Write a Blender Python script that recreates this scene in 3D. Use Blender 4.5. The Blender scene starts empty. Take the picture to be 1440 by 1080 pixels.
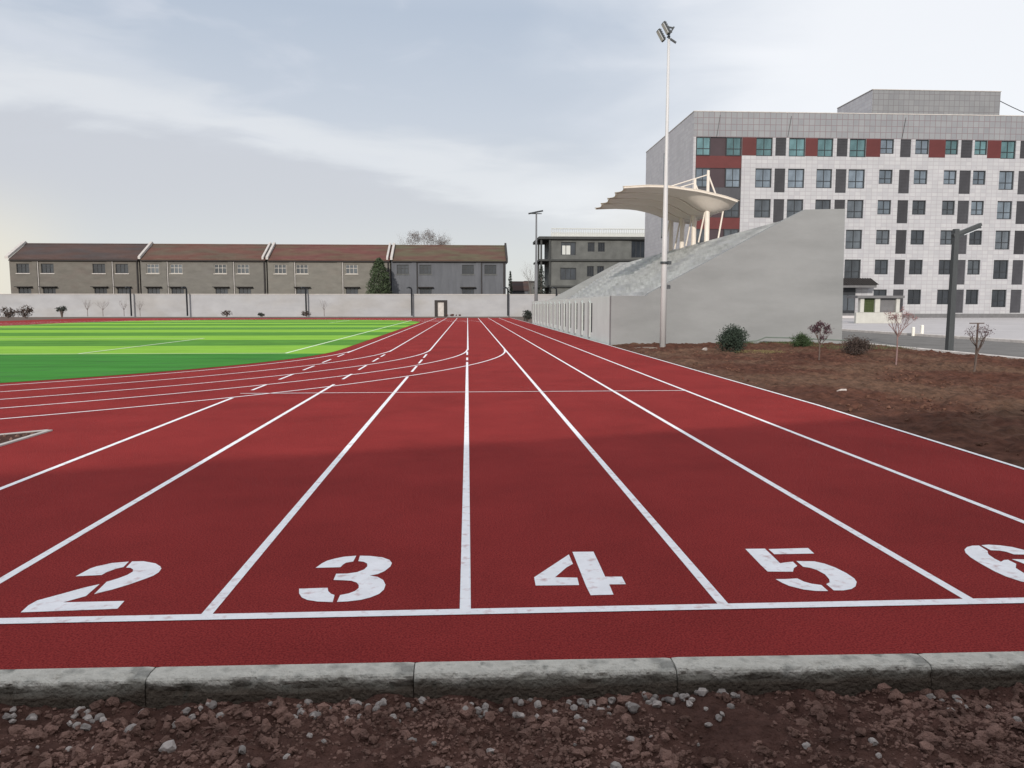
import bpy, bmesh, math, random
from mathutils import Vector, Matrix, noise
from mathutils.geometry import tessellate_polygon
PI = math.pi
SC = bpy.context.scene
COL = SC.collection
WL = {}                                   # world location of every object built


# ------------------------------------------------------------------ materials
def mat(name, base, rough=0.8, var=0.0, vscale=1.0, stretch=(1, 1, 1), bump=0.0, bscale=30.0, metal=0.0,
        spot=None, spotcol=None, spec=0.3, objrand=0.0):
    m = bpy.data.materials.new(name)
    m.use_nodes = True
    nt = m.node_tree
    N, L = nt.nodes, nt.links
    b = N['Principled BSDF']
    b.inputs['Roughness'].default_value = rough
    b.inputs['Metallic'].default_value = metal
    b.inputs['Specular IOR Level'].default_value = spec
    tc = N.new('ShaderNodeTexCoord')
    mp = N.new('ShaderNodeMapping')
    mp.inputs['Scale'].default_value = stretch
    L.new(tc.outputs['Object'], mp.inputs['Vector'])
    rgb = N.new('ShaderNodeRGB')
    rgb.outputs[0].default_value = (*base, 1)
    out = rgb.outputs[0]
    if spot:
        n = N.new('ShaderNodeTexNoise')
        n.inputs['Scale'].default_value = spot[0]
        n.inputs['Detail'].default_value = 5
        L.new(mp.outputs[0], n.inputs['Vector'])
        r = N.new('ShaderNodeMapRange')
        r.inputs['From Min'].default_value = spot[1]
        r.inputs['From Max'].default_value = spot[2]
        L.new(n.outputs['Fac'], r.inputs['Value'])
        x = N.new('ShaderNodeMixRGB')
        x.inputs['Color2'].default_value = (*spotcol, 1)
        L.new(r.outputs[0], x.inputs['Fac'])
        L.new(out, x.inputs['Color1'])
        out = x.outputs[0]
    if var > 0:
        n = N.new('ShaderNodeTexNoise')
        n.inputs['Scale'].default_value = vscale
        n.inputs['Detail'].default_value = 6
        n.inputs['Roughness'].default_value = 0.65
        L.new(mp.outputs[0], n.inputs['Vector'])
        r = N.new('ShaderNodeMapRange')
        r.inputs['From Min'].default_value = 0.3
        r.inputs['From Max'].default_value = 0.7
        r.inputs['To Min'].default_value = 1 - var
        r.inputs['To Max'].default_value = 1 + var
        L.new(n.outputs['Fac'], r.inputs['Value'])
        x = N.new('ShaderNodeVectorMath')
        x.operation = 'SCALE'
        L.new(out, x.inputs[0])
        L.new(r.outputs[0], x.inputs['Scale'])
        out = x.outputs[0]
    if objrand > 0:
        oi = N.new('ShaderNodeObjectInfo')
        r = N.new('ShaderNodeMapRange')
        r.inputs['To Min'].default_value = 1 - objrand
        r.inputs['To Max'].default_value = 1 + objrand
        L.new(oi.outputs['Random'], r.inputs['Value'])
        x = N.new('ShaderNodeVectorMath')
        x.operation = 'SCALE'
        L.new(out, x.inputs[0])
        L.new(r.outputs[0], x.inputs['Scale'])
        out = x.outputs[0]
    L.new(out, b.inputs['Base Color'])
    if bump > 0:
        n = N.new('ShaderNodeTexNoise')
        n.inputs['Scale'].default_value = bscale
        n.inputs['Detail'].default_value = 5
        L.new(mp.outputs[0], n.inputs['Vector'])
        bp = N.new('ShaderNodeBump')
        bp.inputs['Strength'].default_value = bump
        bp.inputs['Distance'].default_value = 0.02
        L.new(n.outputs['Fac'], bp.inputs['Height'])
        L.new(bp.outputs[0], b.inputs['Normal'])
    return m


def tile_mat(name, base, joint, w, h, axes, var=0.06, mortar=0.03, rough=0.5):
    """stone cladding: a grid of slabs with dark joints, mapped on the plane given by axes"""
    m = mat(name, base, rough, var, 0.5)
    nt = m.node_tree
    N, L = nt.nodes, nt.links
    b = N['Principled BSDF']
    prev = b.inputs['Base Color'].links[0].from_socket
    tc = N.new('ShaderNodeTexCoord')
    sp = N.new('ShaderNodeSeparateXYZ')
    L.new(tc.outputs['Object'], sp.inputs[0])
    cb = N.new('ShaderNodeCombineXYZ')
    L.new(sp.outputs[axes[0]], cb.inputs[0])
    L.new(sp.outputs[axes[1]], cb.inputs[1])
    br = N.new('ShaderNodeTexBrick')
    br.offset = 0
    br.inputs['Scale'].default_value = 1
    br.inputs['Brick Width'].default_value = w
    br.inputs['Row Height'].default_value = h
    br.inputs['Mortar Size'].default_value = mortar
    br.inputs['Color1'].default_value = (1, 1, 1, 1)
    br.inputs['Color2'].default_value = (.86, .86, .88, 1)
    br.inputs['Mortar'].default_value = (*joint, 1)
    L.new(cb.outputs[0], br.inputs['Vector'])
    x = N.new('ShaderNodeMixRGB')
    x.blend_type = 'MULTIPLY'
    x.inputs['Fac'].default_value = 1
    L.new(prev, x.inputs['Color1'])
    L.new(br.outputs['Color'], x.inputs['Color2'])
    L.new(x.outputs[0], b.inputs['Base Color'])
    return m


M = {}
M['track'] = mat('track_rubber', (.315, .040, .037), .9, .15, .7, bump=1.0, bscale=95, spot=(105, .44, .62), spotcol=(.185, .017, .020), spec=.06)
M['paint'] = mat('white_paint', (.84, .84, .87), .7, .07, 7, spot=(16, .55, .76), spotcol=(.58, .43, .44), bump=.35, bscale=150)
M['turf_dark'] = mat('dark_turf', (.100, .265, .042), .9, .24, 2.2, stretch=(.10, .8, 1), bump=.5, bscale=90, spec=.05, spot=(11, .5, .7), spotcol=(.055, .16, .03))
M['turf_light'] = mat('light_turf', (.230, .445, .058), .9, .17, 2.2, stretch=(.10, .8, 1), bump=.5, bscale=90, spec=.05, spot=(11, .5, .7), spotcol=(.20, .42, .04))
M['turf_edge'] = mat('edge_turf', (.050, .215, .035), .9, .20, 2.2, stretch=(.12, .6, 1), bump=.5, bscale=90, spec=.05, spot=(9, .5, .7), spotcol=(.055, .165, .045))
M['turf_line'] = mat('turf_line_paint', (.65, .78, .55), .9, .1, 4)
M['ground'] = mat('bare_ground', (.115, .085, .07), .95, .3, .3, bump=.6, bscale=6)
M['soil'] = mat('soil', (.078, .042, .034), .98, .45, 7, spot=(1.6, .46, .66), spotcol=(.075, .040, .033), bump=1.0, bscale=55, spec=.05)
M['bed'] = mat('bed_soil', (.082, .038, .027), .98, .5, 6, stretch=(1, .7, 1), spot=(.45, .44, .60), spotcol=(.110, .064, .044), bump=1.0, bscale=22, spec=.05)
M['clod'] = mat('soil_clod', (.185, .112, .092), .98, .55, 6, bump=.9, bscale=90, spec=.05)
M['bed_clod'] = mat('bed_clod', (.120, .064, .046), .98, .5, 4, bump=.9, bscale=60, spec=.05)
M['stone'] = mat('pale_stone', (.36, .32, .30), .9, .3, 20, bump=.5, bscale=60, objrand=.35)
M['kerb'] = mat('kerb_concrete', (.54, .52, .47), .95, .22, 9, spot=(9, .50, .66), spotcol=(.24, .235, .215), bump=.9, bscale=60, spec=.1)


def kerb_dirt(m):
    """moss streaks under the worn top edge and soil splashed on the lower face"""
    nt = m.node_tree
    N, L = nt.nodes, nt.links
    b = N['Principled BSDF']
    out = b.inputs['Base Color'].links[0].from_socket
    g = N.new('ShaderNodeNewGeometry')
    s_ = N.new('ShaderNodeSeparateXYZ')
    L.new(g.outputs['Position'], s_.inputs[0])
    for scale, st, amp, z0, z1, lo, hi, col in ((7, (1, 1, .25), .10, -.014, -.030, .0, 1, (.150, .140, .118)),
                                                (3.5, (1, 1, 1), .09, -.036, -.066, 0, 1, (.080, .060, .046)),
                                                (14, (1, 1, .35), .0, .62, .72, 0, 1, (.045, .055, .048))):
        mp = N.new('ShaderNodeMapping')
        mp.inputs['Scale'].default_value = st
        L.new(g.outputs['Position'], mp.inputs['Vector'])
        n = N.new('ShaderNodeTexNoise')
        n.inputs['Scale'].default_value = scale
        n.inputs['Detail'].default_value = 5
        L.new(mp.outputs[0], n.inputs['Vector'])
        r = N.new('ShaderNodeMapRange')
        r.inputs['From Min'].default_value = z0
        r.inputs['From Max'].default_value = z1
        if amp:
            a = N.new('ShaderNodeMath')
            a.operation = 'MULTIPLY_ADD'
            L.new(n.outputs['Fac'], a.inputs[0])
            a.inputs[1].default_value = amp
            c = N.new('ShaderNodeMath')
            c.operation = 'SUBTRACT'
            L.new(s_.outputs[2], c.inputs[0])
            c.inputs[1].default_value = amp * .5
            L.new(c.outputs[0], a.inputs[2])
            L.new(a.outputs[0], r.inputs['Value'])
        else:
            L.new(n.outputs['Fac'], r.inputs['Value'])
        x = N.new('ShaderNodeMixRGB')
        q = N.new('ShaderNodeMath')
        q.operation = 'MULTIPLY'
        L.new(r.outputs[0], q.inputs[0])
        q.inputs[1].default_value = .85 if amp else .5
        L.new(q.outputs[0], x.inputs['Fac'])
        L.new(out, x.inputs['Color1'])
        x.inputs['Color2'].default_value = (*col, 1)
        out = x.outputs[0]
    L.new(out, b.inputs['Base Color'])


kerb_dirt(M['kerb'])
M['white_kerb'] = mat('white_kerb', (.55, .52, .50), .85, .2, 3, bump=.4, bscale=30)
M['asphalt'] = mat('asphalt', (.145, .14, .135), .9, .2, .8, bump=.4, bscale=60)
M['plaza'] = mat('plaza_concrete', (.42, .405, .41), .85, .10, .3, stretch=(1, 1, 1), bump=.2, bscale=20)
M['plinth'] = mat('dark_plinth', (.12, .12, .125), .7, .15, 2)
M['stand_side'] = mat('render_grey', (.222, .230, .234), .9, .09, .7, stretch=(.6, .6, 2), spot=(.4, .45, .75), spotcol=(.185, .193, .195), bump=.25, bscale=25)
M['stand_front'] = mat('render_white', (.565, .625, .61), .85, .07, .8, bump=.15, bscale=25)
M['seat'] = mat('bare_concrete', (.49, .495, .49), .95, .30, 1.6, stretch=(1, .6, 1), spot=(.8, .48, .70), spotcol=(.34, .345, .36), bump=.9, bscale=9)
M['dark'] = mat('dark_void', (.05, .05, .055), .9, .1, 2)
M['membrane'] = mat('membrane', (.53, .485, .43), .7, .05, .8)
M['cream'] = mat('cream_steel', (.60, .55, .49), .5, .06, 3)
M['pole'] = mat('white_pole', (.47, .475, .485), .45, .08, 2, stretch=(4, 4, .6), metal=.0, spec=.5)
M['lamp_dark'] = mat('lamp_grey', (.045, .052, .058), .55, .2, 6, metal=.1)
M['lens'] = mat('lamp_glass', (.50, .53, .56), .2, .05, 5, spec=.6)
M['slat'] = mat('street_lamp_grey', (.060, .066, .070), .5, .15, 3, stretch=(6, 6, .7), metal=.2)
M['facade'] = tile_mat('facade_cladding', (.365, .370, .382), (.76, .72, .75), .667, .45, (0, 2))
M['parapet'] = tile_mat('parapet_cladding', (.215, .224, .236), (.68, .50, .52), .66, .70, (0, 2), mortar=.028)
M['penthouse'] = tile_mat('penthouse_cladding', (.195, .202, .210), (.64, .58, .6), .66, .70, (0, 2), mortar=.028)
M['sidewall'] = tile_mat('side_cladding', (.46, .465, .485), (.86, .80, .82), .8, .45, (1, 2), mortar=.03)
M['reveal'] = mat('reveal', (.36, .37, .39), .7, .06, 2)
M['frame'] = mat('window_frame_dark', (.022, .025, .029), .5, .1, 4)
M['louvre'] = mat('louvre_panel', (.044, .045, .052), .6, .18, 1.5, stretch=(1, 1, .3), objrand=.25)
M['red'] = mat('red_panel', (.080, .018, .018), .6, .10, 1.2, objrand=.15)
M['maroon'] = mat('maroon_panel', (.042, .028, .034), .6, .10, 1.2)


def glass(name, base, metal, rough, rnd):
    m = mat(name, base, rough, .35, .8, stretch=(1.3, 1, .5), metal=metal, spec=.6, objrand=rnd)
    return m


M['sky_teal_glass'] = glass('sky_teal_glass', (.105, .185, .195), .62, .12, .25)
M['sky_grey_glass'] = glass('sky_grey_glass', (.17, .205, .24), .6, .12, .3)
M['dim_glass'] = glass('dim_glass', (.085, .098, .112), .55, .14, .4)
M['dark_glass'] = glass('dark_glass', (.030, .036, .044), .2, .15, .3)
M['house1'] = mat('house_render_olive', (.120, .113, .101), .95, .14, .6, stretch=(1, 1, 2.5), spot=(.4, .5, .75), spotcol=(.12, .105, .095), bump=.2, bscale=8)
M['house2'] = mat('house_render_grey', (.132, .128, .117), .95, .14, .6, stretch=(1, 1, 2.5), spot=(.4, .5, .75), spotcol=(.13, .125, .118), bump=.2, bscale=8)
M['house3'] = mat('house_render_sand', (.146, .141, .127), .95, .14, .6, stretch=(1, 1, 2.5), spot=(.4, .5, .75), spotcol=(.15, .14, .125), bump=.2, bscale=8)
M['house4'] = mat('house_render_shaded', (.098, .104, .117), .95, .14, .6, stretch=(2.5, 1, .4), spot=(.5, .5, .75), spotcol=(.080, .085, .097), bump=.2, bscale=8)  # blue-grey shade over the end house is put into this render colour


def roof_mat(name, a, b):
    m = mat(name, a, .9, .22, .7, stretch=(.5, 1.5, 3), spot=(.35, .42, .62), spotcol=b)
    nt = m.node_tree
    N, L = nt.nodes, nt.links
    bs = N['Principled BSDF']
    tc = N.new('ShaderNodeTexCoord')
    w = N.new('ShaderNodeTexWave')
    w.bands_direction = 'X'
    w.inputs['Scale'].default_value = 1.3
    L.new(tc.outputs['Object'], w.inputs['Vector'])
    bp = N.new('ShaderNodeBump')
    bp.inputs['Strength'].default_value = .5
    L.new(w.outputs['Fac'], bp.inputs['Height'])
    L.new(bp.outputs[0], bs.inputs['Normal'])
    return m


M['roof1'] = roof_mat('roof_brown', (.075, .048, .043), (.055, .045, .045))
M['roof2'] = roof_mat('roof_rust', (.110, .055, .045), (.085, .065, .05))
M['roof3'] = roof_mat('roof_red', (.115, .050, .045), (.095, .062, .045))
M['roof4'] = roof_mat('roof_mossy', (.100, .058, .047), (.085, .075, .05))
M['coping'] = mat('coping', (.42, .40, .385), .9, .15, 2)
M['darktrim'] = mat('dark_trim', (.035, .032, .032), .9, .1, 2)
M['white_frame'] = mat('white_frame', (.36, .345, .32), .7, .1, 2)
M['boundary'] = mat('boundary_render', (.305, .310, .326), .9, .09, .35, stretch=(1, 1, 2), spot=(.15, .45, .65), spotcol=(.283, .280, .280), bump=.1, bscale=9)
M['raw'] = mat('raw_concrete', (.108, .113, .110), .95, .18, .7, spot=(.5, .45, .7), spotcol=(.085, .089, .088))
M['raw_dark'] = mat('raw_concrete_dark', (.050, .053, .053), .95, .18, .9)
M['railing'] = mat('railing_white', (.46, .48, .47), .6, .05, 2)
M['bark'] = mat('bark', (.10, .075, .065), .95, .25, 10)
M['twig'] = mat('twig', (.145, .125, .12), .95, .2, 6)
M['pinkbark'] = mat('pink_bark', (.20, .13, .125), .9, .25, 12)
M['evergreen'] = mat('evergreen_leaf', (.040, .058, .030), .9, .45, .9)
M['bushgreen'] = mat('bush_leaf', (.026, .040, .028), .8, .5, 7)
M['roundgreen'] = mat('round_bush_leaf', (.036, .060, .024), .8, .5, 8)
M['brownleaf'] = mat('brown_bush_leaf', (.062, .046, .040), .85, .5, 8)
M['purpleleaf'] = mat('purple_leaf', (.075, .040, .050), .7, .4, 15)
M['pinkleaf'] = mat('pink_leaf', (.23, .13, .13), .7, .35, 15)
M['darkshrub'] = mat('dark_shrub', (.035, .042, .036), .9, .4, 1.5)
M['weed'] = mat('weed', (.075, .095, .04), .9, .4, 3)
M['yellowleaf'] = mat('pale_weed', (.16, .13, .06), .9, .4, 5)
M['greenmesh'] = mat('green_grille', (.055, .075, .03), .7, .2, 9)
M['white_post'] = mat('white_post', (.68, .67, .62), .7, .06, 2)
M['shelter'] = mat('shelter_render', (.40, .40, .375), .8, .1, 2)
M['pilaster'] = mat('pilaster_render', (.38, .41, .405), .9, .08, 2, spec=.05)
M['slab'] = mat('slab', (.20, .17, .145), .95, .25, 6, bump=.4, bscale=30, spec=.05)
M['far_pole'] = mat('far_pole', (.13, .135, .145), .7, .1, 1)
M['slot'] = mat('slot_panel', (.075, .08, .085), .9, .1, 2, spec=.05)
M['post_dark'] = mat('post_dark', (.018, .02, .024), .9, .1, 4, spec=.05)
M['hose'] = mat('hose', (.12, .15, .13), .6, .1, 4)


# ------------------------------------------------------------------ mesh builder
class MB:
    def __init__(s):
        s.v, s.f, s.m, s.mats, s.smooth = [], [], [], [], False

    def mi(s, m):
        if m not in s.mats:
            s.mats.append(m)
        return s.mats.index(m)

    def face(s, pts, m):
        k = len(s.v)
        s.v += [tuple(p) for p in pts]
        s.f.append(tuple(range(k, k + len(pts))))
        s.m.append(s.mi(m))

    def box(s, x0, x1, y0, y1, z0, z1, m):
        k = len(s.v)
        s.v += [(x0, y0, z0), (x1, y0, z0), (x1, y1, z0), (x0, y1, z0), (x0, y0, z1), (x1, y0, z1), (x1, y1, z1), (x0, y1, z1)]
        for f in ((3, 2, 1, 0), (4, 5, 6, 7), (0, 1, 5, 4), (1, 2, 6, 5), (2, 3, 7, 6), (3, 0, 4, 7)):
            s.f.append(tuple(k + i for i in f))
            s.m.append(s.mi(m))

    def prism(s, poly, y0, y1, m, axis='y'):
        """poly in (x,z) extruded along y, or (y,z) along x, or (x,y) along z"""
        def P(p, t):
            return {'y': (p[0], t, p[1]), 'x': (t, p[0], p[1]), 'z': (p[0], p[1], t)}[axis]
        n = len(poly)
        k = len(s.v)
        s.v += [P(p, y0) for p in poly] + [P(p, y1) for p in poly]
        tri = tessellate_polygon([[Vector((p[0], p[1], 0)) for p in poly]])
        for t in tri:
            s.f.append(tuple(k + i for i in t))
            s.f.append(tuple(k + n + i for i in reversed(t)))
            s.m += [s.mi(m)] * 2
        for i in range(n):
            j = (i + 1) % n
            s.f.append((k + i, k + j, k + n + j, k + n + i))
            s.m.append(s.mi(m))

    def tube(s, pts, r, m, n=8, cap=True):
        pts = [Vector(p) for p in pts]
        if not isinstance(r, (list, tuple)):
            r = [r] * len(pts)
        k0 = len(s.v)
        for i, p in enumerate(pts):
            d = (pts[min(i + 1, len(pts) - 1)] - pts[max(i - 1, 0)])
            d = d.normalized() if d.length > 1e-9 else Vector((0, 0, 1))
            a = d.orthogonal().normalized() if abs(d.z) < .999 else Vector((1, 0, 0))
            if i > 0:
                a = (pa - d * pa.dot(d)).normalized()
            pa = a
            b = d.cross(a)
            for q in range(n):
                t = 2 * PI * q / n
                s.v.append(tuple(p + (a * math.cos(t) + b * math.sin(t)) * r[i]))
        for i in range(len(pts) - 1):
            for q in range(n):
                u = (q + 1) % n
                s.f.append((k0 + i * n + q, k0 + i * n + u, k0 + (i + 1) * n + u, k0 + (i + 1) * n + q))
                s.m.append(s.mi(m))
        if cap:
            s.f.append(tuple(k0 + q for q in reversed(range(n))))
            s.f.append(tuple(k0 + (len(pts) - 1) * n + q for q in range(n)))
            s.m += [s.mi(m)] * 2

    def bar(s, a, b, w, h, m):
        """rectangular bar from a to b (w across, h the other way)"""
        a, b = Vector(a), Vector(b)
        d = (b - a).normalized()
        u = d.cross(Vector((0, 0, 1)))
        u = u.normalized() if u.length > 1e-4 else Vector((1, 0, 0))
        t = u.cross(d).normalized()
        k = len(s.v)
        for p in (a, b):
            for i, j in ((-1, -1), (1, -1), (1, 1), (-1, 1)):
                s.v.append(tuple(p + u * (i * w / 2) + t * (j * h / 2)))
        for f in ((0, 1, 2, 3), (7, 6, 5, 4), (0, 4, 5, 1), (1, 5, 6, 2), (2, 6, 7, 3), (3, 7, 4, 0)):
            s.f.append(tuple(k + i for i in f))
            s.m.append(s.mi(m))

    def poly(s, pts, z, m):
        """flat polygon (may be concave) at height z"""
        k = len(s.v)
        s.v += [(p[0], p[1], z) for p in pts]
        for t in tessellate_polygon([[Vector((p[0], p[1], 0)) for p in pts]]):
            a, b, c = (Vector((pts[i][0], pts[i][1], 0)) for i in t)
            if (b - a).cross(c - a).z < 0:
                t = tuple(reversed(t))
            s.f.append(tuple(k + i for i in t))
            s.m.append(s.mi(m))

    def strip(s, pts, w, z, m):
        """painted band of width w along a ground polyline"""
        pts = [Vector((p[0], p[1], 0)) for p in pts]
        k = len(s.v)
        for i, p in enumerate(pts):
            d = (pts[min(i + 1, len(pts) - 1)] - pts[max(i - 1, 0)]).normalized()
            nrm = Vector((d.y, -d.x, 0))
            s.v.append((p.x - nrm.x * w / 2, p.y - nrm.y * w / 2, z))
            s.v.append((p.x + nrm.x * w / 2, p.y + nrm.y * w / 2, z))
        for i in range(len(pts) - 1):
            s.f.append((k + 2 * i, k + 2 * i + 1, k + 2 * i + 3, k + 2 * i + 2))
            s.m.append(s.mi(m))

    def wall(s, x0, x1, z0, z1, y, holes, depth, m, mrev):
        """front face (towards -y) with rectangular holes and reveals going back"""
        xs = sorted(set([x0, x1] + [h[0] for h in holes] + [h[1] for h in holes]))
        zs = sorted(set([z0, z1] + [h[2] for h in holes] + [h[3] for h in holes]))
        for i in range(len(xs) - 1):
            cx = (xs[i] + xs[i + 1]) / 2
            run = None
            for j in range(len(zs) - 1):
                cz = (zs[j] + zs[j + 1]) / 2
                inside = any(h[0] < cx < h[1] and h[2] < cz < h[3] for h in holes)
                if not inside:
                    if run is None:
                        run = zs[j]
                    if j == len(zs) - 2:
                        s.face([(xs[i], y, run), (xs[i + 1], y, run), (xs[i + 1], y, zs[j + 1]), (xs[i], y, zs[j + 1])], m)
                elif run is not None:
                    s.face([(xs[i], y, run), (xs[i + 1], y, run), (xs[i + 1], y, zs[j]), (xs[i], y, zs[j])], m)
                    run = None
        for a, b, c, d in holes:
            Y = y + depth
            s.face([(a, y, c), (a, Y, c), (a, Y, d), (a, y, d)], mrev)
            s.face([(b, Y, c), (b, y, c), (b, y, d), (b, Y, d)], mrev)
            s.face([(a, y, c), (b, y, c), (b, Y, c), (a, Y, c)], mrev)
            s.face([(a, Y, d), (b, Y, d), (b, y, d), (a, y, d)], mrev)

    def blob(s, c, r, m, seed=0, sub=1, sq=(1, 1, 1), amp=.25):
        bm = bmesh.new()
        bmesh.ops.create_icosphere(bm, subdivisions=sub, radius=1)
        k = len(s.v)
        R = Matrix.Rotation(seed * 1.7, 3, 'Z') @ Matrix.Rotation(seed * 2.3, 3, 'X')
        off = Vector((seed * 3.1, seed * 1.3, seed * .7))
        for v in bm.verts:
            q = v.co * (1 + amp * noise.noise(v.co * 1.4 + off) + amp * .5 * noise.noise(v.co * 3.3 + off))
            q = R @ Vector((q.x * sq[0], q.y * sq[1], q.z * sq[2]))
            s.v.append((c[0] + q.x * r, c[1] + q.y * r, c[2] + q.z * r))
        for f in bm.faces:
            s.f.append(tuple(k + v.index for v in f.verts))
            s.m.append(s.mi(m))
        bm.free()

    def leaf(s, p, size, m, rng, aspect=.6):
        d = Vector((rng.gauss(0, 1), rng.gauss(0, 1), rng.gauss(0, 1))).normalized()
        u = d.orthogonal().normalized()
        w = d.cross(u)
        t = rng.uniform(0, 2 * PI)
        a = (u * math.cos(t) + w * math.sin(t)) * size
        b = d.cross(a) * aspect
        p = Vector(p)
        s.face([p - a, p + b * .6, p + a, p - b * .6], m)


def tag(o, label=None, cat=None, group=None, kind=None):
    if label: o['label'] = label
    if cat: o['category'] = cat
    if group: o['group'] = group
    if kind: o['kind'] = kind
    return o


def link(o, parent, loc):
    COL.objects.link(o)
    if parent is not None:
        o.parent = parent
        o.location = Vector(loc) - WL[parent.name]
    else:
        o.location = loc
    WL[o.name] = Vector(loc)
    return o


def obj(name, mb, parent=None, loc=None, smooth=False, label=None):
    """mesh built in world coordinates; its origin is put at loc (default: the parent's place)"""
    if loc is None:
        loc = WL[parent.name] if parent is not None else Vector((0, 0, 0))
    loc = Vector(loc)
    me = bpy.data.meshes.new(name)
    me.from_pydata([(v[0] - loc.x, v[1] - loc.y, v[2] - loc.z) for v in mb.v], [], mb.f)
    for m in mb.mats:
        me.materials.append(M[m])
    me.polygons.foreach_set('material_index', mb.m)
    if smooth:
        me.polygons.foreach_set('use_smooth', [True] * len(mb.f))
    me.update()
    o = bpy.data.objects.new(name, me)
    link(o, parent, loc)
    if label: o['label'] = label
    return o


def thing(name, loc, label, cat, group=None):
    o = bpy.data.objects.new(name, None)
    o.empty_display_size = .3
    link(o, None, loc)
    return tag(o, label, cat, group)


def inst(src, parent, loc, name=None):
    o = src.copy()
    if name: o.name = name
    return link(o, parent, loc)


def copy_thing(src, loc, label=None, group=None):
    r = src.copy()
    link(r, None, loc)
    tag(r, label, None, group)
    for ch in src.children:
        c = ch.copy()
        link(c, r, Vector(loc) + ch.location)
        for g in ch.children:
            d = g.copy()
            link(d, c, WL[c.name] + g.location)
    return r


def fbm(x, y, z=0.0, o=4):
    return noise.fractal(Vector((x, y, z)), 1.0, 2.0, o)


# ------------------------------------------------------------------ camera
cam = bpy.data.objects.new('camera', bpy.data.cameras.new('camera'))
COL.objects.link(cam)
cam.data.sensor_width = 36
cam.data.lens = 1082 / 1440 * 36
cam.data.clip_end = 6000
cam.data.clip_start = .05
cam.location = (0, 0, 1.5)
yaw, pitch = math.radians(3.289), math.radians(5.805)
fw = Vector((math.sin(yaw) * math.cos(pitch), math.cos(yaw) * math.cos(pitch), -math.sin(pitch)))
cam.rotation_euler = fw.to_track_quat('-Z', 'Y').to_euler()
SC.camera = cam

# ------------------------------------------------------------------ light and sky
EL = math.radians(20)
SX, SYD = -.250, -.968                  # towards the low sun: behind the camera
sd = Vector((SX * math.cos(EL), SYD * math.cos(EL), math.sin(EL)))
sl = bpy.data.lights.new('sun', 'SUN')
sl.energy = 3.6
sl.angle = math.radians(.6)
sl.color = (1, .92, .83)
so = bpy.data.objects.new('sun', sl)
COL.objects.link(so)
so.rotation_euler = (-sd).to_track_quat('-Z', 'Y').to_euler()
so.location = (20, -40, 40)

W = bpy.data.worlds.new('World')
SC.world = W
W.use_nodes = True
N, L = W.node_tree.nodes, W.node_tree.links
bg = N['Background']
sky = N.new('ShaderNodeTexSky')
sky.sky_type = 'NISHITA'
sky.sun_disc = False
sky.sun_elevation = EL
sky.sun_rotation = math.atan2(SX, SYD)
tc = N.new('ShaderNodeTexCoord')
D = tc.outputs['Generated']


def math_n(op, a, b=None, c=None):
    n = N.new('ShaderNodeMath')
    n.operation = op
    for i, x in enumerate((a, b, c)):
        if x is None: continue
        if isinstance(x, (int, float)): n.inputs[i].default_value = x
        else: L.new(x, n.inputs[i])
    return n.outputs[0]


def mixc(f, a, b, mode='MIX'):
    n = N.new('ShaderNodeMixRGB')
    n.blend_type = mode
    for i, x in zip(('Fac', 'Color1', 'Color2'), (f, a, b)):
        if isinstance(x, tuple): n.inputs[i].default_value = (*x, 1)
        elif isinstance(x, (int, float)): n.inputs[i].default_value = x
        else: L.new(x, n.inputs[i])
    return n.outputs[0]


def smooth(x, a, b):
    n = N.new('ShaderNodeMapRange')
    n.interpolation_type = 'SMOOTHSTEP'
    n.inputs['From Min'].default_value = a
    n.inputs['From Max'].default_value = b
    L.new(x, n.inputs['Value'])
    return n.outputs[0]


def dotn(v):
    n = N.new('ShaderNodeVectorMath')
    n.operation = 'DOT_PRODUCT'
    L.new(D, n.inputs[0])
    n.inputs[1].default_value = v
    return n.outputs['Value']


def noi(scale, st, detail=6, dist=0.0):
    mp = N.new('ShaderNodeMapping')
    mp.inputs['Scale'].default_value = st
    L.new(D, mp.inputs['Vector'])
    n = N.new('ShaderNodeTexNoise')
    n.inputs['Scale'].default_value = scale
    n.inputs['Detail'].default_value = detail
    n.inputs['Distortion'].default_value = dist
    L.new(mp.outputs[0], n.inputs['Vector'])
    return n.outputs['Fac']


sp = N.new('ShaderNodeSeparateXYZ')
L.new(D, sp.inputs[0])
ramp = N.new('ShaderNodeValToRGB')
L.new(sp.outputs[2], ramp.inputs[0])
cr = ramp.color_ramp
cr.elements[0].position = 0
cr.elements[0].color = (.66, .675, .655, 1)
cr.elements[1].position = 1
cr.elements[1].color = (.86, .88, .92, 1)
for p, c in ((.07, (.655, .675, .68)), (.13, (.61, .635, .67)), (.22, (.565, .61, .68)), (.34, (.465, .53, .63)), (.55, (.70, .74, .82))):
    e = cr.elements.new(p)
    e.color = (*c, 1)
base = ramp.outputs[0]
n1 = noi(3.2, (1, 1, 3.6), 7, .4)
n2 = noi(9, (1, 1, 4.5), 6, .5)
wob = math_n('ADD', math_n('MULTIPLY', math_n('SUBTRACT', n1, .5), .10), math_n('MULTIPLY', math_n('SUBTRACT', n2, .5), .05))
s1 = math_n('ADD', dotn((.1778, -.1644, .9702)), wob)
s2 = math_n('ADD', dotn((.2514, -.1718, .9525)), wob)
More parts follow.
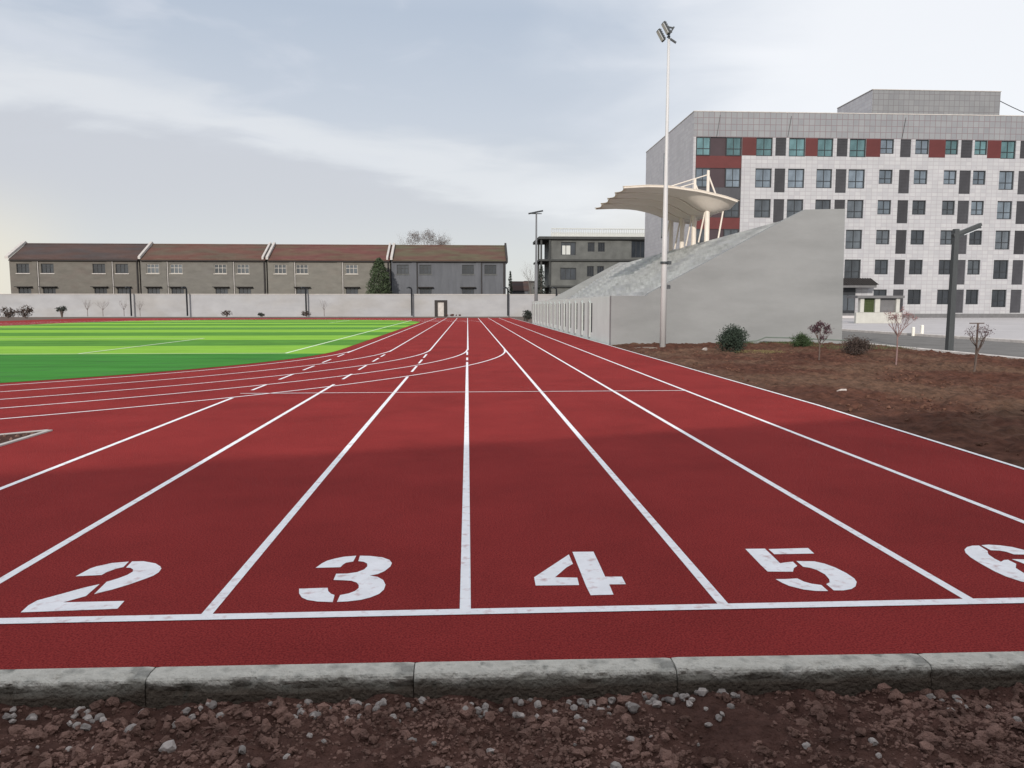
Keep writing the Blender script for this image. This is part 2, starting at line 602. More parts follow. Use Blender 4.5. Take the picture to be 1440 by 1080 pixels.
# below the cloud edge a lavender-grey layer, a bright rim along it
below = math_n('SUBTRACT', 1, smooth(s1, -.035, .012))
fade_low = smooth(sp.outputs[2], .03, .16)
below = math_n('MULTIPLY', below, fade_low)
base = mixc(math_n('MULTIPLY', below, .75), base, (.580, .592, .635))
rim = math_n('MULTIPLY', smooth(s1, -.03, .0), math_n('SUBTRACT', 1, smooth(s1, .004, .05)))
lx = math_n('SUBTRACT', 1, smooth(sp.outputs[0], .10, .38))
base = mixc(math_n('MULTIPLY', math_n('MULTIPLY', rim, lx), .75), base, (.76, .775, .80))
rim2 = math_n('MULTIPLY', smooth(s2, -.02, .0), math_n('SUBTRACT', 1, smooth(s2, .0, .035)))
lx2 = math_n('SUBTRACT', 1, smooth(sp.outputs[0], -.42, -.26))
base = mixc(math_n('MULTIPLY', math_n('MULTIPLY', rim2, lx2), .5), base, (.68, .71, .76))
puff = smooth(noi(5.5, (1, 1, 3.0), 7, .6), .50, .74)
up = smooth(sp.outputs[2], .12, .26)
base = mixc(math_n('MULTIPLY', math_n('MULTIPLY', puff, up), .55), base, (.66, .69, .76))
# veil of brighter cloud towards the right
rt = smooth(math_n('ADD', sp.outputs[0], math_n('MULTIPLY', math_n('SUBTRACT', n1, .5), .4)), .06, .42)
base = mixc(math_n('MULTIPLY', rt, .85), base, (.93, .94, .965))
# pale warm glow low at the left
wl = math_n('MULTIPLY', math_n('SUBTRACT', 1, smooth(sp.outputs[0], -.52, -.40)), math_n('SUBTRACT', 1, smooth(sp.outputs[2], .04, .16)))
base = mixc(math_n('MULTIPLY', wl, .8), base, (.80, .75, .64))
wr = math_n('MULTIPLY', smooth(sp.outputs[0], .12, .24), math_n('SUBTRACT', 1, smooth(sp.outputs[2], .06, .18)))
base = mixc(math_n('MULTIPLY', wr, .5), base, (.82, .78, .72))
# unseen glow added round the low sun behind the camera, softly lighting the walls
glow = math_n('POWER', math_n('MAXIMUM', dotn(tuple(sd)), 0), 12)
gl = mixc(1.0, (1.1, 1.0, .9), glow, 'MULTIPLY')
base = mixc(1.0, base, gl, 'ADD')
# the Background strength is 0.1, so the cloud colours go in ten times as bright as they show
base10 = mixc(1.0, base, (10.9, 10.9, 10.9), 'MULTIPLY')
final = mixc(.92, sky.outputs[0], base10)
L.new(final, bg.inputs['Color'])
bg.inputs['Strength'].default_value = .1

SC.view_settings.view_transform = 'Standard'
SC.view_settings.look = 'None'
SC.view_settings.exposure = 0
SC.view_settings.gamma = 1


# ================================================================== SETTING
def structure(name, mb, loc=(0, 0, 0), **k):
    return tag(obj(name, mb, None, loc, **k), kind='structure')


b = MB()
b.face([(-2500, -2500, -.16), (2500, -2500, -.16), (2500, 4000, -.16), (-2500, 4000, -.16)], 'ground')
structure('ground', b)

# ---- running track: red sheet, oval of four lanes on a six-lane straight
CX, CY, CY2 = -19.6, 26.5, 70.5


def kerb_y(x):
    return 3.135 - .0183 * x


EDGE = [(5.03, 3.04), (5.11, 6.7), (5.20, 9), (5.29, 11.3), (5.31, 18), (5.36, 28.5), (5.38, 50), (5.40, 66), (5.36, 96)]
b = MB()
b.poly([(-46, kerb_y(-46))] + EDGE + [(-46, 96)], 0, 'track')
track = structure('running_track', b)


def line(name, pts, w=.055, z=.002, label=None):
    m = MB()
    m.strip(pts, w, z, 'paint')
    return obj(name, m, track, label=label)


def seg(x, y0, y1, n=2):
    return [(x, y0 + (y1 - y0) * i / n) for i in range(n + 1)]


SY = 3.66


def sy(x):
    return SY - .006 * x


LX = {-3.85: (4.4, 12.75), -2.565: (sy(-2.565), 14.85), -1.28: (sy(-1.28), 16.4), 0: (sy(0), 20.6), 1.28: (sy(1.28), 96), 2.56: (sy(2.56), 96), 3.86: (sy(3.86), 96)}
for x, (a, c) in LX.items():
    xo = -.02 if x == 0 else x
    line('lane_line', seg(xo, a + .03, c, 4))
for x, dash in {-3.85: ((13.9, 14.9), (15.9, 17.2), (18.2, 19.5), (20.6, 21.9), (23, 24.2)),
                -2.565: ((15.9, 17.1), (18.2, 19.6), (20.9, 22.3), (22.9, 24.0)),
                -1.28: ((17.6, 19.3), (20.2, 21.6), (22.4, 24.0)), 0: ((21.3, 22.4), (23.6, 25.3))}.items():
    for a, c in dash:
        line('lane_dash', seg(x if x else -.02, a, c))
for x, y0 in ((-3.85, 24.9), (-2.565, 25.4), (-1.28, 25.8), (0, 26.2)):
    line('lane_line', seg(x, y0, 96, 4))


def arc(R, a0, a1, n, cy):
    return [(CX + R * math.cos(a0 + (a1 - a0) * i / n), cy + R * math.sin(a0 + (a1 - a0) * i / n)) for i in range(n + 1)]


for x in (1.255, -.02, -1.28, -2.565, -3.85):
    line('bend_line', arc(x - CX, 0, -PI, 90, CY), z=.0035)
    line('bend_line', arc(x - CX, 0, PI, 60, CY2), z=.0035)
    line('lane_line', [(2 * CX - x, CY), (2 * CX - x, CY2)])
line('start_line', [(-9, sy(-9)), (-4, sy(-4)), (5.0, sy(5.0))],   .07, .0035, 'white start line crossing every lane in front of the numbers')
line('cross_line', [(-3.9, 13.36), (3.88, 13.38)],   .045, .005, 'thin white line across the lanes further up the track')
line('finish_line', [(-3.9, 80.8), (3.88, 80.8)],   .07, .005, 'thin white line across the far end of the lanes')
b = MB()
b.strip(EDGE, .05, .005, 'paint')
obj('edge_line', b, track, label='narrow white edging between the red track and the brown planting bed')

DIG = {
 '2': [[(-2.187,4.285),(-2.168,4.414),(-2.149,4.449),(-2.087,4.503),(-1.999,4.522),(-1.989,4.427),(-2.021,4.396),(-2.046,4.343),(-2.052,4.299)],
  [(-1.982,4.525),(-1.916,4.525),(-1.831,4.482),(-1.782,4.428),(-1.761,4.390),(-1.751,4.326),(-1.759,4.270),(-1.793,4.207),(-1.837,4.135),(-1.892,4.066),(-1.956,4.005),(-1.975,4.188),(-1.935,4.241),(-1.910,4.291),(-1.902,4.344),(-1.915,4.381),(-1.942,4.410),(-1.970,4.417)],
  [(-1.996,4.153),(-1.985,3.980),(-2.059,3.899),(-1.757,3.901),(-1.746,3.798),(-2.200,3.779),(-2.213,3.869),(-2.205,3.933),(-2.123,4.025),(-2.056,4.104)]],
 '3': [[(-0.880,4.350),(-0.860,4.424),(-0.837,4.472),(-0.801,4.506),(-0.751,4.539),(-0.678,4.554),(-0.681,4.449),(-0.720,4.430),(-0.733,4.396),(-0.739,4.352)],
  [(-0.656,4.553),(-0.592,4.544),(-0.518,4.515),(-0.470,4.465),(-0.451,4.408),(-0.454,4.346),(-0.478,4.274),(-0.512,4.224),(-0.554,4.205),(-0.507,4.180),(-0.471,4.128),(-0.451,4.055),(-0.452,3.985),(-0.470,3.924),(-0.509,3.877),(-0.553,3.847),(-0.615,3.830),(-0.672,3.825),(-0.671,3.919),(-0.631,3.939),(-0.603,3.971),(-0.589,4.016),(-0.594,4.057),(-0.613,4.100),(-0.643,4.126),(-0.692,4.138),(-0.744,4.146),(-0.746,4.244),(-0.686,4.243),(-0.632,4.264),(-0.598,4.307),(-0.587,4.360),(-0.595,4.409),(-0.620,4.441),(-0.652,4.454)],
  [(-0.904,4.023),(-0.755,4.028),(-0.743,3.979),(-0.721,3.939),(-0.700,3.921),(-0.693,3.824),(-0.771,3.837),(-0.828,3.861),(-0.863,3.897),(-0.889,3.954)]],
 '4': [[(0.604,4.505),(0.605,4.333),(0.560,4.274),(0.476,4.117),(0.598,4.104),(0.592,3.991),(0.357,3.997),(0.360,4.124)],
  [(0.632,4.552),(0.761,4.549),(0.759,4.338),(0.755,4.111),(0.848,4.106),(0.846,3.989),(0.756,3.991),(0.751,3.843),(0.631,3.842),(0.627,3.969)]],
 '5': [[(1.709,4.548),(1.832,4.546),(1.825,4.410),(1.816,4.274),(1.856,4.287),(1.903,4.297),(1.897,4.223),(1.861,4.187),(1.831,4.129),(1.689,4.140),(1.692,4.250)],
  [(1.851,4.536),(2.105,4.543),(2.095,4.436),(1.847,4.437)],
  [(1.928,4.307),(2.031,4.296),(2.074,4.251),(2.104,4.181),(2.122,4.091),(2.124,4.005),(2.110,3.951),(2.070,3.886),(2.030,3.850),(1.978,3.833),(1.926,3.836),(1.929,3.928),(1.960,3.953),(1.980,4.000),(1.992,4.077),(1.980,4.150),(1.956,4.189),(1.924,4.206)],
  [(1.686,4.019),(1.742,4.016),(1.810,4.023),(1.824,3.974),(1.852,3.939),(1.896,3.916),(1.892,3.829),(1.828,3.833),(1.772,3.858),(1.718,3.913),(1.699,3.961)]],
 '6': [[(3.199,4.530),(3.156,4.530),(3.105,4.506),(3.055,4.456),(3.022,4.395),(2.998,4.313),(2.984,4.212),(2.975,4.071),(2.982,3.984),(3.011,3.908),(3.047,3.875),(3.072,3.869),(3.096,3.940),(3.101,3.982),(3.122,4.038),(3.134,4.116),(3.188,4.185),(3.191,4.258),(3.163,4.254),(3.124,4.225),(3.125,4.284),(3.142,4.360),(3.166,4.403),(3.180,4.420)],
  [(3.218,4.535),(3.270,4.544),(3.334,4.525),(3.386,4.489),(3.418,4.429),(3.428,4.377),(3.421,4.338),(3.296,4.351),(3.284,4.402),(3.257,4.427),(3.209,4.435)],
  [(3.220,4.267),(3.307,4.257),(3.360,4.206),(3.376,4.112),(3.345,4.016),(3.269,3.935),(3.176,3.881),(3.098,3.867),(3.119,3.934),(3.168,3.941),(3.223,3.994),(3.254,4.070),(3.241,4.130),(3.231,4.213)]],
}
for k, polys in DIG.items():
    b = MB()
    for p in polys:
        b.poly(p, .002, 'paint')
    obj('lane_number', b, track, label='white stencilled number %s painted in its lane' % k)

# ---- green field with mown stripes
RI = 15.25
outline = arc(RI, -PI, 0, 60, CY) + arc(RI, 0, PI, 60, CY2)
cuts = [CY - RI - 1] + [24.5 + 5 * k for k in range(12)] + [CY2 + RI + 1]


def clip(poly, y0, y1):
    def half(pl, yy, keep_above):
        out = []
        for i in range(len(pl)):
            p, q = pl[i], pl[(i + 1) % len(pl)]
            ip = p[1] >= yy if keep_above else p[1] <= yy
            iq = q[1] >= yy if keep_above else q[1] <= yy
            if ip: out.append(p)
            if ip != iq:
                t = (yy - p[1]) / (q[1] - p[1])
                out.append((p[0] + t * (q[0] - p[0]), yy))
        return out
    return half(half(poly, y0, True), y1, False)


b = MB()
for i in range(len(cuts) - 1):
    pl = clip(outline, cuts[i], cuts[i + 1])
    m = 'turf_edge' if i in (0,) else ('turf_light' if i % 2 else 'turf_dark')
    if len(pl) > 2: b.poly(pl, .006, m)
field = structure('sports_field', b)


def fline(name, pts, w=.10, label=None):
    m = MB()
    m.strip(pts, w, .010 + .003 * (len(field.children) % 3), 'turf_line')
    return obj(name, m, field, label=label)


fline('side_line', [(-5.75, 24.6), (-5.75, 80)])
fline('side_line', [(-33.4, 24.6), (-33.4, 80)])
fline('goal_line', [(-33.4, 24.6), (-5.75, 24.6)])
fline('goal_line', [(-33.4, 80), (-5.75, 80)])
fline('half_line', [(-33.4, 52.3), (-5.75, 52.3)])
fline('box_line', [(-12.1, 24.6), (-12.1, 36.2)])
fline('box_line', [(-27.1, 24.6), (-27.1, 36.2)])
fline('box_line', [(-27.1, 36.2), (-12.1, 36.2)])
fline('box_line', [(-27.1, 80), (-27.1, 68.4)])
fline('box_line', [(-12.1, 80), (-12.1, 68.4)])
fline('box_line', [(-27.1, 68.4), (-12.1, 68.4)])

# ---- planting bed at the right, road, plaza
rng = random.Random(3)
b = MB()
NX, NY = 170, 380
for j in range(NY + 1):
    for i in range(NX + 1):
        y = 3.05 + (29.6 - 3.05) * (j / NY)
        xe = 5.30
        for k in range(len(EDGE) - 1):
            if EDGE[k][1] <= y <= EDGE[k + 1][1]:
                t = (y - EDGE[k][1]) / (EDGE[k + 1][1] - EDGE[k][1])
                xe = EDGE[k][0] + t * (EDGE[k + 1][0] - EDGE[k][0]) + .035
        x = xe + (15.32 - xe) * (i / NX)
        e = min(1, (x - xe) / .5, (15.32 - x) / .4 + .05)
        z = -.015 + e * (.035 + .055 * fbm(x * .5, y * .5, 1) + .045 * fbm(x * 2.2, y * 2.2, 4) + .06 * abs(fbm(x * 3.5, y * 3.5, 7)) + .05 * max(0, fbm(x * 8, y * 8, 2)))
        b.v.append((x, y, z))
for j in range(NY):
    for i in range(NX):
        k = j * (NX + 1) + i
        b.f.append((k, k + 1, k + NX + 2, k + NX + 1))
        b.m.append(b.mi('bed'))
structure('planting_bed', b, smooth=True)


def road_left(y):                      # kerb between the bed and the road
    return 15.32


b = MB()
b.face([(15.45, -40, -.05), (23.1, -40, -.05), (23.1, 88, -.05), (15.45, 88, -.05)], 'asphalt')
structure('road', b)
b = MB()
b.prism([(15.32, -.14), (15.45, -.14), (15.45, .05), (15.43, .07), (15.34, .07), (15.32, .05)], -20, 88, 'white_kerb')
structure('road_kerb', b)
b = MB()
b.prism([(23.1, -.14), (23.28, -.14), (23.28, .078), (23.12, .078), (23.1, .06)], -20, 88, 'white_kerb')
structure('plaza_kerb', b)
b = MB()
b.face([(23.28, -40, .06), (130, -40, .06), (130, 150, .06), (23.28, 150, .06)], 'plaza')
structure('plaza_pavement', b)
b = MB()
b.box(36, 90, 41.0, 41.35, .0, .10, 'asphalt')
structure('drainage_strip', b)

# ---- foreground soil and its clods
b = MB()
X0, X1, Y0, Y1, st = -3.4, 3.9, 1.3, 3.12, .014


def soil_z(x, y):
    d = 3.05 - y
    z = -.105 + .030 * fbm(x * 1.1, y * 1.6, 2) + .026 * fbm(x * 4, y * 4, 5) + .022 * fbm(x * 13, y * 13, 9, 3)
    z += .015 * max(0, fbm(x * 7 + 3, y * 7, 3)) + .05 * max(0, min(1, (d - .2) / .8)) * (.5 + .6 * fbm(x * .9, 1.7, 0))
    return z


nx, ny = int((X1 - X0) / st), int((Y1 - Y0) / st)
for j in range(ny + 1):
    for i in range(nx + 1):
        x, y = X0 + i * st, Y0 + j * st
        b.v.append((x, y, soil_z(x, y)))
for j in range(ny):
    for i in range(nx):
        k = j * (nx + 1) + i
        b.f.append((k, k + 1, k + nx + 2, k + nx + 1))
        b.m.append(b.mi('soil'))
structure('soil', b)

rng = random.Random(11)
b = MB()


def kfront(x):
    return kerb_y(x) - .115


for i in range(34000):
    x = rng.uniform(-2.5, 3.3)
    y = kfront(x) - .015 - .95 * rng.random() ** .95
    if fbm(x * 1.3 + 9, y * 1.3, 3) + rng.uniform(-.55, .6) < 0: continue
    r = .0035 + .009 * rng.random() ** 2 + (.026 * rng.random() ** 1.3 if rng.random() < (.15 if x < -.7 or x > .8 else .06) else 0)
    b.blob((x, y, soil_z(x, y) + r * .25), r, 'clod', rng.uniform(0, 50), 1, (1, rng.uniform(.6, 1), rng.uniform(.5, .85)), .55)
tag(obj('soil_clods', b, smooth=False), 'loose brown clods of earth scattered over the dug soil in the foreground', 'soil', kind='stuff')

b = MB()
for i in range(12000):
    x, y = 5.45 + 9.7 * rng.random(), 7 + 22 * rng.random() ** 1.3
    if fbm(x * .6 + 2, y * .6, 8) + rng.uniform(-.5, .4) < 0: continue
    r = .010 + .036 * rng.random() ** 3.5
    b.blob((x, y, .02 + r * .1), r, 'bed_clod', rng.uniform(0, 50), 1, (1, rng.uniform(.6, 1), .65), .5)
tag(obj('earth_lumps', b), 'small lumps of brown earth scattered over the planting bed beside the track', 'soil', kind='stuff')

# pale stones, each a thing
protos = []
for k in range(7):
    m = MB()
    m.blob((0, 0, 0), 1, 'stone', 3.7 * k + 1, 2, (1, rng.uniform(.65, .95), rng.uniform(.55, .85)), .5)
    o = obj('stone', m, None, (0, 0, 0))
    protos.append(o)
spots = []
clusters = [(-.62, .8), (-.35, .5), (.03, .35), (.25, .5), (.45, .35), (.62, .4), (.80, .35), (.90, .5), (1.02, .3), (-1.5, .5), (-1.85, .4), (1.95, .2), (-1.05, .3)]
for cx, w in clusters:
    for q in range(int(4 + w * 14)):
        spots.append((cx + rng.gauss(0, .07), .03 + abs(rng.gauss(0, .06)), .010 + .011 * rng.random()))
for q in range(75):
    spots.append((rng.uniform(-2.1, 2.3), .06 + .75 * rng.random(), .007 + .012 * rng.random() + (.014 if rng.random() < .08 else 0)))
for i, (x, d, r) in enumerate(spots):
    o = protos[i] if i < 7 else protos[i % 7].copy()
    if i >= 7: COL.objects.link(o)
    y = kfront(x) - d
    o.location = (x, y, soil_z(x, y) + r * .35)
    o.scale = (r, r, r)
    o.rotation_euler = (rng.uniform(-.4, .4), rng.uniform(-.4, .4), rng.uniform(0, 6))
    tag(o, 'small pale stone lying on the dark soil below the kerb', 'stone', 'pale stones on the foreground soil')

# ---- kerb blocks along the front of the track
KX = [-3.46, -2.385, -1.31, -.23, .86, 1.94, 3.02, 4.1, 5.02]
KL = ['weathered kerb block left of the number 2, cut by the photo edge', 'stained kerb block below the number 2 with a pale broken top edge',
      'cracked mossy kerb block below the number 3', 'grey kerb block below the number 4 with a smooth worn top',
      'kerb block below the number 5 with dark drip stains on its face', 'pale kerb block below the number 6 at the right corner',
      'kerb block beyond the number 6, outermost towards the planting bed', 'last short kerb block at the corner of track and planting bed']
rng = random.Random(21)
for i in range(8):
    xa, xb = KX[i] + .002, KX[i + 1] - .002
    m = MB()
    prof = [(0, -.24), (0, -.10), (0, -.07), (.001, -.045), (.002, -.03), (.003, -.018), (.008, -.008), (.016, -.002), (.028, .0), (.06, .003), (.095, .003), (.112, .001), (.112, -.24)]
    n = 130
    tilt = rng.uniform(-.006, .006)
    for a in range(n + 1):
        x = xa + (xb - xa) * a / n
        end = min(1, min(a, n - a) / 3.0)
        for (d, z) in prof:
            yy = kfront(x) + d
            w = .010 * fbm(x * 5, z * 9 + i, d * 8) + .008 * fbm(x * 18, z * 20 + i, d * 20)
            chip = .030 * max(0, fbm(x * 7 + 4, i * 3.1 + z * 12, 5.0) - .05) if -.05 < z <= .001 and d < .04 else 0
            top = 1 if z > -.2 and d < .1 else 0
            m.v.append((x, yy - w * top * .6 + chip + (1 - end) * .004 * (d < .05), z + w * top * .35 - chip * .8 + tilt * (a / n - .5) - (1 - end) * .003 * (z > -.03)))
    K = len(prof)
    for a in range(n):
        for q in range(K - 1):
            m.f.append((a * K + q, a * K + q + 1, (a + 1) * K + q + 1, (a + 1) * K + q))
            m.m.append(m.mi('kerb'))
    m.f.append(tuple(range(K - 1, -1, -1)))
    m.f.append(tuple(n * K + q for q in range(K)))
    m.m += [0, 0]
    for q in range(len(m.f)):
        m.f[q] = tuple(reversed(m.f[q]))
    o = obj('kerb_block', m, None, ((xa + xb) / 2, kfront((xa + xb) / 2), -.24), smooth=False)
    tag(o, KL[i], 'kerb', 'concrete kerb blocks along the track front')

# ---- landing pit at the far left of the track
b = MB()
P = [(-5.03, 9.50), (-6.9, 8.02), (-6.9, 5.3), (-5.03, 5.3)]
pit = thing('sand_pit', (-5.9, 7.5, 0), 'soil filled pit with pale concrete rim sunk in the red track at the left edge', 'pit')
b.poly(P, .006, 'soil')
obj('pit_floor', b, pit)
b = MB()
for q in range(4):
    a, c = Vector((*P[q], 0)), Vector((*P[(q + 1) % 4], 0))
    d = (c - a).normalized() * .03
    b.bar(a + d, c - d, .06, .03, 'coping')
obj('pit_rim', b, pit)
b = MB()
rng = random.Random(5)
for i in range(260):
    x, y = rng.uniform(-6.6, -5.05), rng.uniform(5.5, 9.2)
    if y > 9.5 + (x + 4.97) * .81 - .1: continue
    b.blob((x, y, .012), rng.uniform(.012, .035), 'clod', rng.uniform(0, 50), 1, (1, .8, .6), .5)
tag(obj('pit_soil', b, pit), kind='stuff')


# ================================================================== GRANDSTAND
gs = thing('grandstand', (10, 47, 0), 'pale grey concrete grandstand with sloping end wall beside the track', 'grandstand')
XF, YA, YB = 5.5, 29.4, 66.0
prof = [(XF, -.1), (14.65, -.1), (14.55, 5.22), (12.97, 5.18), (12.2, 4.80), (6.95, 1.98), (6.86, 1.885), (XF, 1.88)]
b = MB()
b.prism(prof, YA, YA + .32, 'stand_side')
obj('end_wall', b, gs, label='nearer sloping end wall, smooth grey render')
b = MB()
b.prism(prof, YB - .32, YB, 'stand_side')
obj('end_wall', b, gs, label='farther sloping end wall')
b = MB()
# front wall faces -x: built as polygons in (y,z)
ys = [YA + .32]
slots = [34.1 + 2.32 * k for k in range(14)]
xs0, xs1 = XF, XF + .3
cur = YA + .325
for y in slots:
    b.box(xs0, xs1, cur, y - .24, -.1, 1.88, 'stand_front')
    b.box(xs0, xs1, y - .24, y + .24, 1.62, 1.88, 'stand_front')
    b.box(xs0, xs1, y - .24, y + .24, -.1, .32, 'stand_front')
    cur = y + .24
b.box(xs0, xs1, cur, YB - .325, -.1, 1.88, 'stand_front')
obj('front_wall', b, gs, label='white front wall with narrow dark upright slots')
for y in slots:
    b = MB()
    b.box(XF + .015, XF + .06, y - .238, y + .238, .322, 1.618, 'slot')
    obj('slot_lining', b, gs, (XF, y, .32))
for y in slots:                         # slim pilaster beside each slot
    b = MB()
    b.prism([(y + .26, .1), (y + .80, .1), (y + .80, 1.62), (y + .53, 1.74), (y + .26, 1.62)], XF - .055, XF - .002, 'pilaster', 'x')
    obj('pilaster', b, gs, (XF, y + .57, .1))
b = MB()
b.box(XF + .32, 7.0, YA + .33, YB - .33, .70, 1.0, 'seat')
nst = 20
for k in range(nst):
    xa = 7.0 + (13.0 - 7.0) * k / nst
    z = 1.0 + (4.92 - 1.0) * (k + 1) / nst
    b.box(xa + (.002 if k else .002), 13.0 + .6 / nst, YA + .33, YB - .33, z - .30, z, 'seat')
b.box(13.062, 14.3, YA + .33, YB - .33, 4.5, 4.925, 'seat')
obj('seating_tiers', b, gs, label='bare stepped concrete seating tiers')
b = MB()
b.box(14.32, 14.55, YA + .33, YB - .33, 0, 5.2, 'stand_side')
obj('back_wall', b, gs)

# canopy
cp = thing('stand_canopy', (12.8, 44.4, 4.93), 'cream curved membrane canopy on posts over the middle of the grandstand', 'canopy')
tab = [(8.0, 7.60), (9.27, 7.68), (10.38, 7.66), (12.07, 7.45), (13.38, 7.16), (14.14, 6.92)]


def zc(x):
    for (a, za), (c, zb) in zip(tab, tab[1:]):
        if x <= c or c == 14.14:
            t = (x - a) / (c - a)
            return za + t * (zb - za)


CYA, CYB, NB = 40.0, 48.8, 4


def mz(x, v):                            # membrane height: arched, drawn down round the posts
    q = min(1, v / .13)
    q = q * q * (3 - 2 * q)
    return zc(x) - .72 * math.exp(-((x - 12.9) / 1.15) ** 2) * q * (1 - .62 * v) - .12 * v * (x - 8) / 6


b = MB()
nu, nv = 26, 48
for sh in (0, 1):
    for j in range(nv + 1):
        v = j / nv
        sag = abs(math.sin(PI * NB * v))
        for i in range(nu + 1):
            u = i / nu
            xf = 8.0 + .20 * sag
            xb = 14.14 - .12 * sag
            x = xf + (xb - xf) * u
            z = mz(x, v) - .22 * sag * math.sin(PI * (.12 + .8 * u))
            b.v.append((x, CYA + (CYB - CYA) * v, z + .03 * sh))
K = (nu + 1) * (nv + 1)
for sh in (0, 1):
    for j in range(nv):
        for i in range(nu):
            k = sh * K + j * (nu + 1) + i
            f = (k, k + 1, k + nu + 2, k + nu + 1)
            b.f.append(f if sh else tuple(reversed(f)))
            b.m.append(b.mi('membrane'))
bd = [(0 * (nu + 1) + i) for i in range(nu + 1)] + [j * (nu + 1) + nu for j in range(1, nv + 1)] + [nv * (nu + 1) + i for i in range(nu - 1, -1, -1)] + [j * (nu + 1) for j in range(nv - 1, -1, -1)]
for a, c in zip(bd, bd[1:]):
    b.f.append((a, c, c + K, a + K))
    b.m.append(b.mi('membrane'))
obj('membrane', b, cp, smooth=True)
for k in range(NB + 1):
    y = CYA + (CYB - CYA) * k / NB + (.06 if k == 0 else -.06 if k == NB else 0)
    v = (y - CYA) / (CYB - CYA)
    b = MB()
    b.tube([(8.05 + (14.05 - 8.05) * i / 14, y, mz(8.05 + 6.0 * i / 14, v) - .05) for i in range(15)], .05, 'cream', 6)
    obj('rib', b, cp)
colY = [41.1, 43.5, 45.9, 48.4]
for y in colY:
    v = (y - CYA) / (CYB - CYA)
    top = mz(12.8, v) - .05
    b = MB()
    b.tube([(12.8, y, 4.90), (12.8, y, top)], [.14, .13], 'cream', 12)
    obj('column', b, cp)
    b = MB()
    b.tube([(13.4, y, 4.90), (13.66, y, mz(13.66, v) - .06)], .045, 'cream', 6)
    obj('strut', b, cp)
    b = MB()
    b.tube([(12.45, y + .3, 4.90), (12.72, y + .1, top)], .045, 'cream', 6)
    obj('strut', b, cp)
    b = MB()
    b.tube([(12.8, y, top + .1), (12.8, y, 8.68 - .25 * v)], [.09, .075], 'cream', 10)
    obj('mast', b, cp)
    b = MB()
    tz = 8.46 - .25 * v
    b.tube([(12.8, y, tz), (13.55, y, mz(13.55, v))], .045, 'cream', 6)
    obj('stay_rod', b, cp)
    b = MB()
    b.tube([(12.8, y, tz), (10.3, y, mz(10.3, v))], .03, 'cream', 6)
    obj('stay_rod', b, cp)


# ================================================================== FLOODLIGHT POLES
def floodlight(loc, h, r0, r1, label, group, s=1.0):
    x, y, _ = loc
    t = thing('floodlight_pole', loc, label, 'floodlight', group)
    b = MB()
    b.tube([(x, y, 0), (x, y, h * .35), (x, y, h * .72), (x, y, h)], [r0, r0 * .85, r1 * 1.25, r1], 'pole', 14)
    obj('pole', b, t, smooth=True)
    b = MB()
    b.tube([(x, y, -.02), (x, y, .03)], r0 * 1.45, 'slab', 12)
    obj('base_plate', b, t)
    b = MB()
    b.tube([(x, y, 2.98), (x, y, 3.06)], r0 + .03, 'lamp_dark', 12)
    b.box(x + r0, x + r0 + .13, y - .05, y + .05, 2.96, 3.08, 'lamp_dark')
    obj('clamp', b, t)
    b = MB()
    b.tube([(x, y, h - .25), (x + .02, y, h + .12)], .05 * s, 'lamp_dark', 8)
    b.bar((x - .05, y, h + .06), (x + .26 * s, y, h + .62 * s), .05, .05, 'lamp_dark')
    b.bar((x + .22 * s, y, h + .56 * s), (x - .18 * s, y, h + .62 * s), .04, .05, 'lamp_dark')
    b.bar((x + .16 * s, y, h + .36 * s), (x - .10 * s, y, h + .36 * s), .04, .04, 'lamp_dark')
    b.bar((x + .05, y, h + .02), (x + .38 * s, y, h - .16 * s), .05, .06, 'lamp_dark')
    obj('bracket', b, t)
    # two panel lamps turned to the field (left), seen edge-on
    for (cx, cz, yo) in ((-.20, .48, -.14), (-.32, .30, .22)):
        b = MB()
        c = Vector((x + cx * s, y + yo, h + cz * s))
        ax = Vector((-.50, 0, .86))          # long direction of the lamp
        nr = Vector((-.86, -.1, -.50)).normalized()
        sd_ = ax.cross(nr).normalized()
        for m_, off, th, sc_ in (('lamp_dark', 0, .10, 1), ('lens', .065, .03, .86)):
            o_ = c + nr * off * s
            hw, hl = .17 * s * sc_, .31 * s * sc_
            k = len(b.v)
            for dz in (-.5, .5):
                for i, j in ((-1, -1), (1, -1), (1, 1), (-1, 1)):
                    b.v.append(tuple(o_ + sd_ * (hw * i) + ax * (hl * j) + nr * (th * s * dz)))
            for f in ((3, 2, 1, 0), (4, 5, 6, 7), (0, 1, 5, 4), (1, 2, 6, 5), (2, 3, 7, 6), (3, 0, 4, 7)):
                b.f.append(tuple(k + q for q in f))
                b.m.append(b.mi(m_))
        for q in range(5):                    # cooling fins on the back
            o_ = c - nr * .08 * s + ax * ((q - 2) * .11 * s)
            b.bar(o_ - sd_ * .14 * s, o_ + sd_ * .14 * s, .02, .07 * s, 'lamp_dark')
        obj('lamp_head', b, t)
    return t


floodlight((6.99, 27.28, 0), 10.65, .112, .046, 'tall white floodlight pole standing in the soil before the grandstand end wall', 'floodlight poles', .68)


def far_floodlight():
    x, y, h = 7.1, 80.0, 10.9
    t = thing('floodlight_pole', (x, y, 0), 'distant thin floodlight pole beyond the far end of the grandstand', 'floodlight', 'floodlight poles')
    b = MB()
    b.tube([(x, y, 0), (x, y, 5.8), (x, y, 5.81), (x, y, h)], [.19, .16, .11, .08], 'far_pole', 10)
    obj('pole', b, t, smooth=True)
    b = MB()
    b.bar((x - .5, y, h), (x + .55, y, h), .08, .08, 'lamp_dark')
    obj('bracket', b, t)
    for dx, dz in ((-.42, .05), (.28, .2)):
        b = MB()
        b.bar((x + dx - .28, y - .2, h + dz - .06), (x + dx + .28, y + .1, h + dz + .08), .5, .16, 'lamp_dark')
        obj('lamp_head', b, t)


far_floodlight()

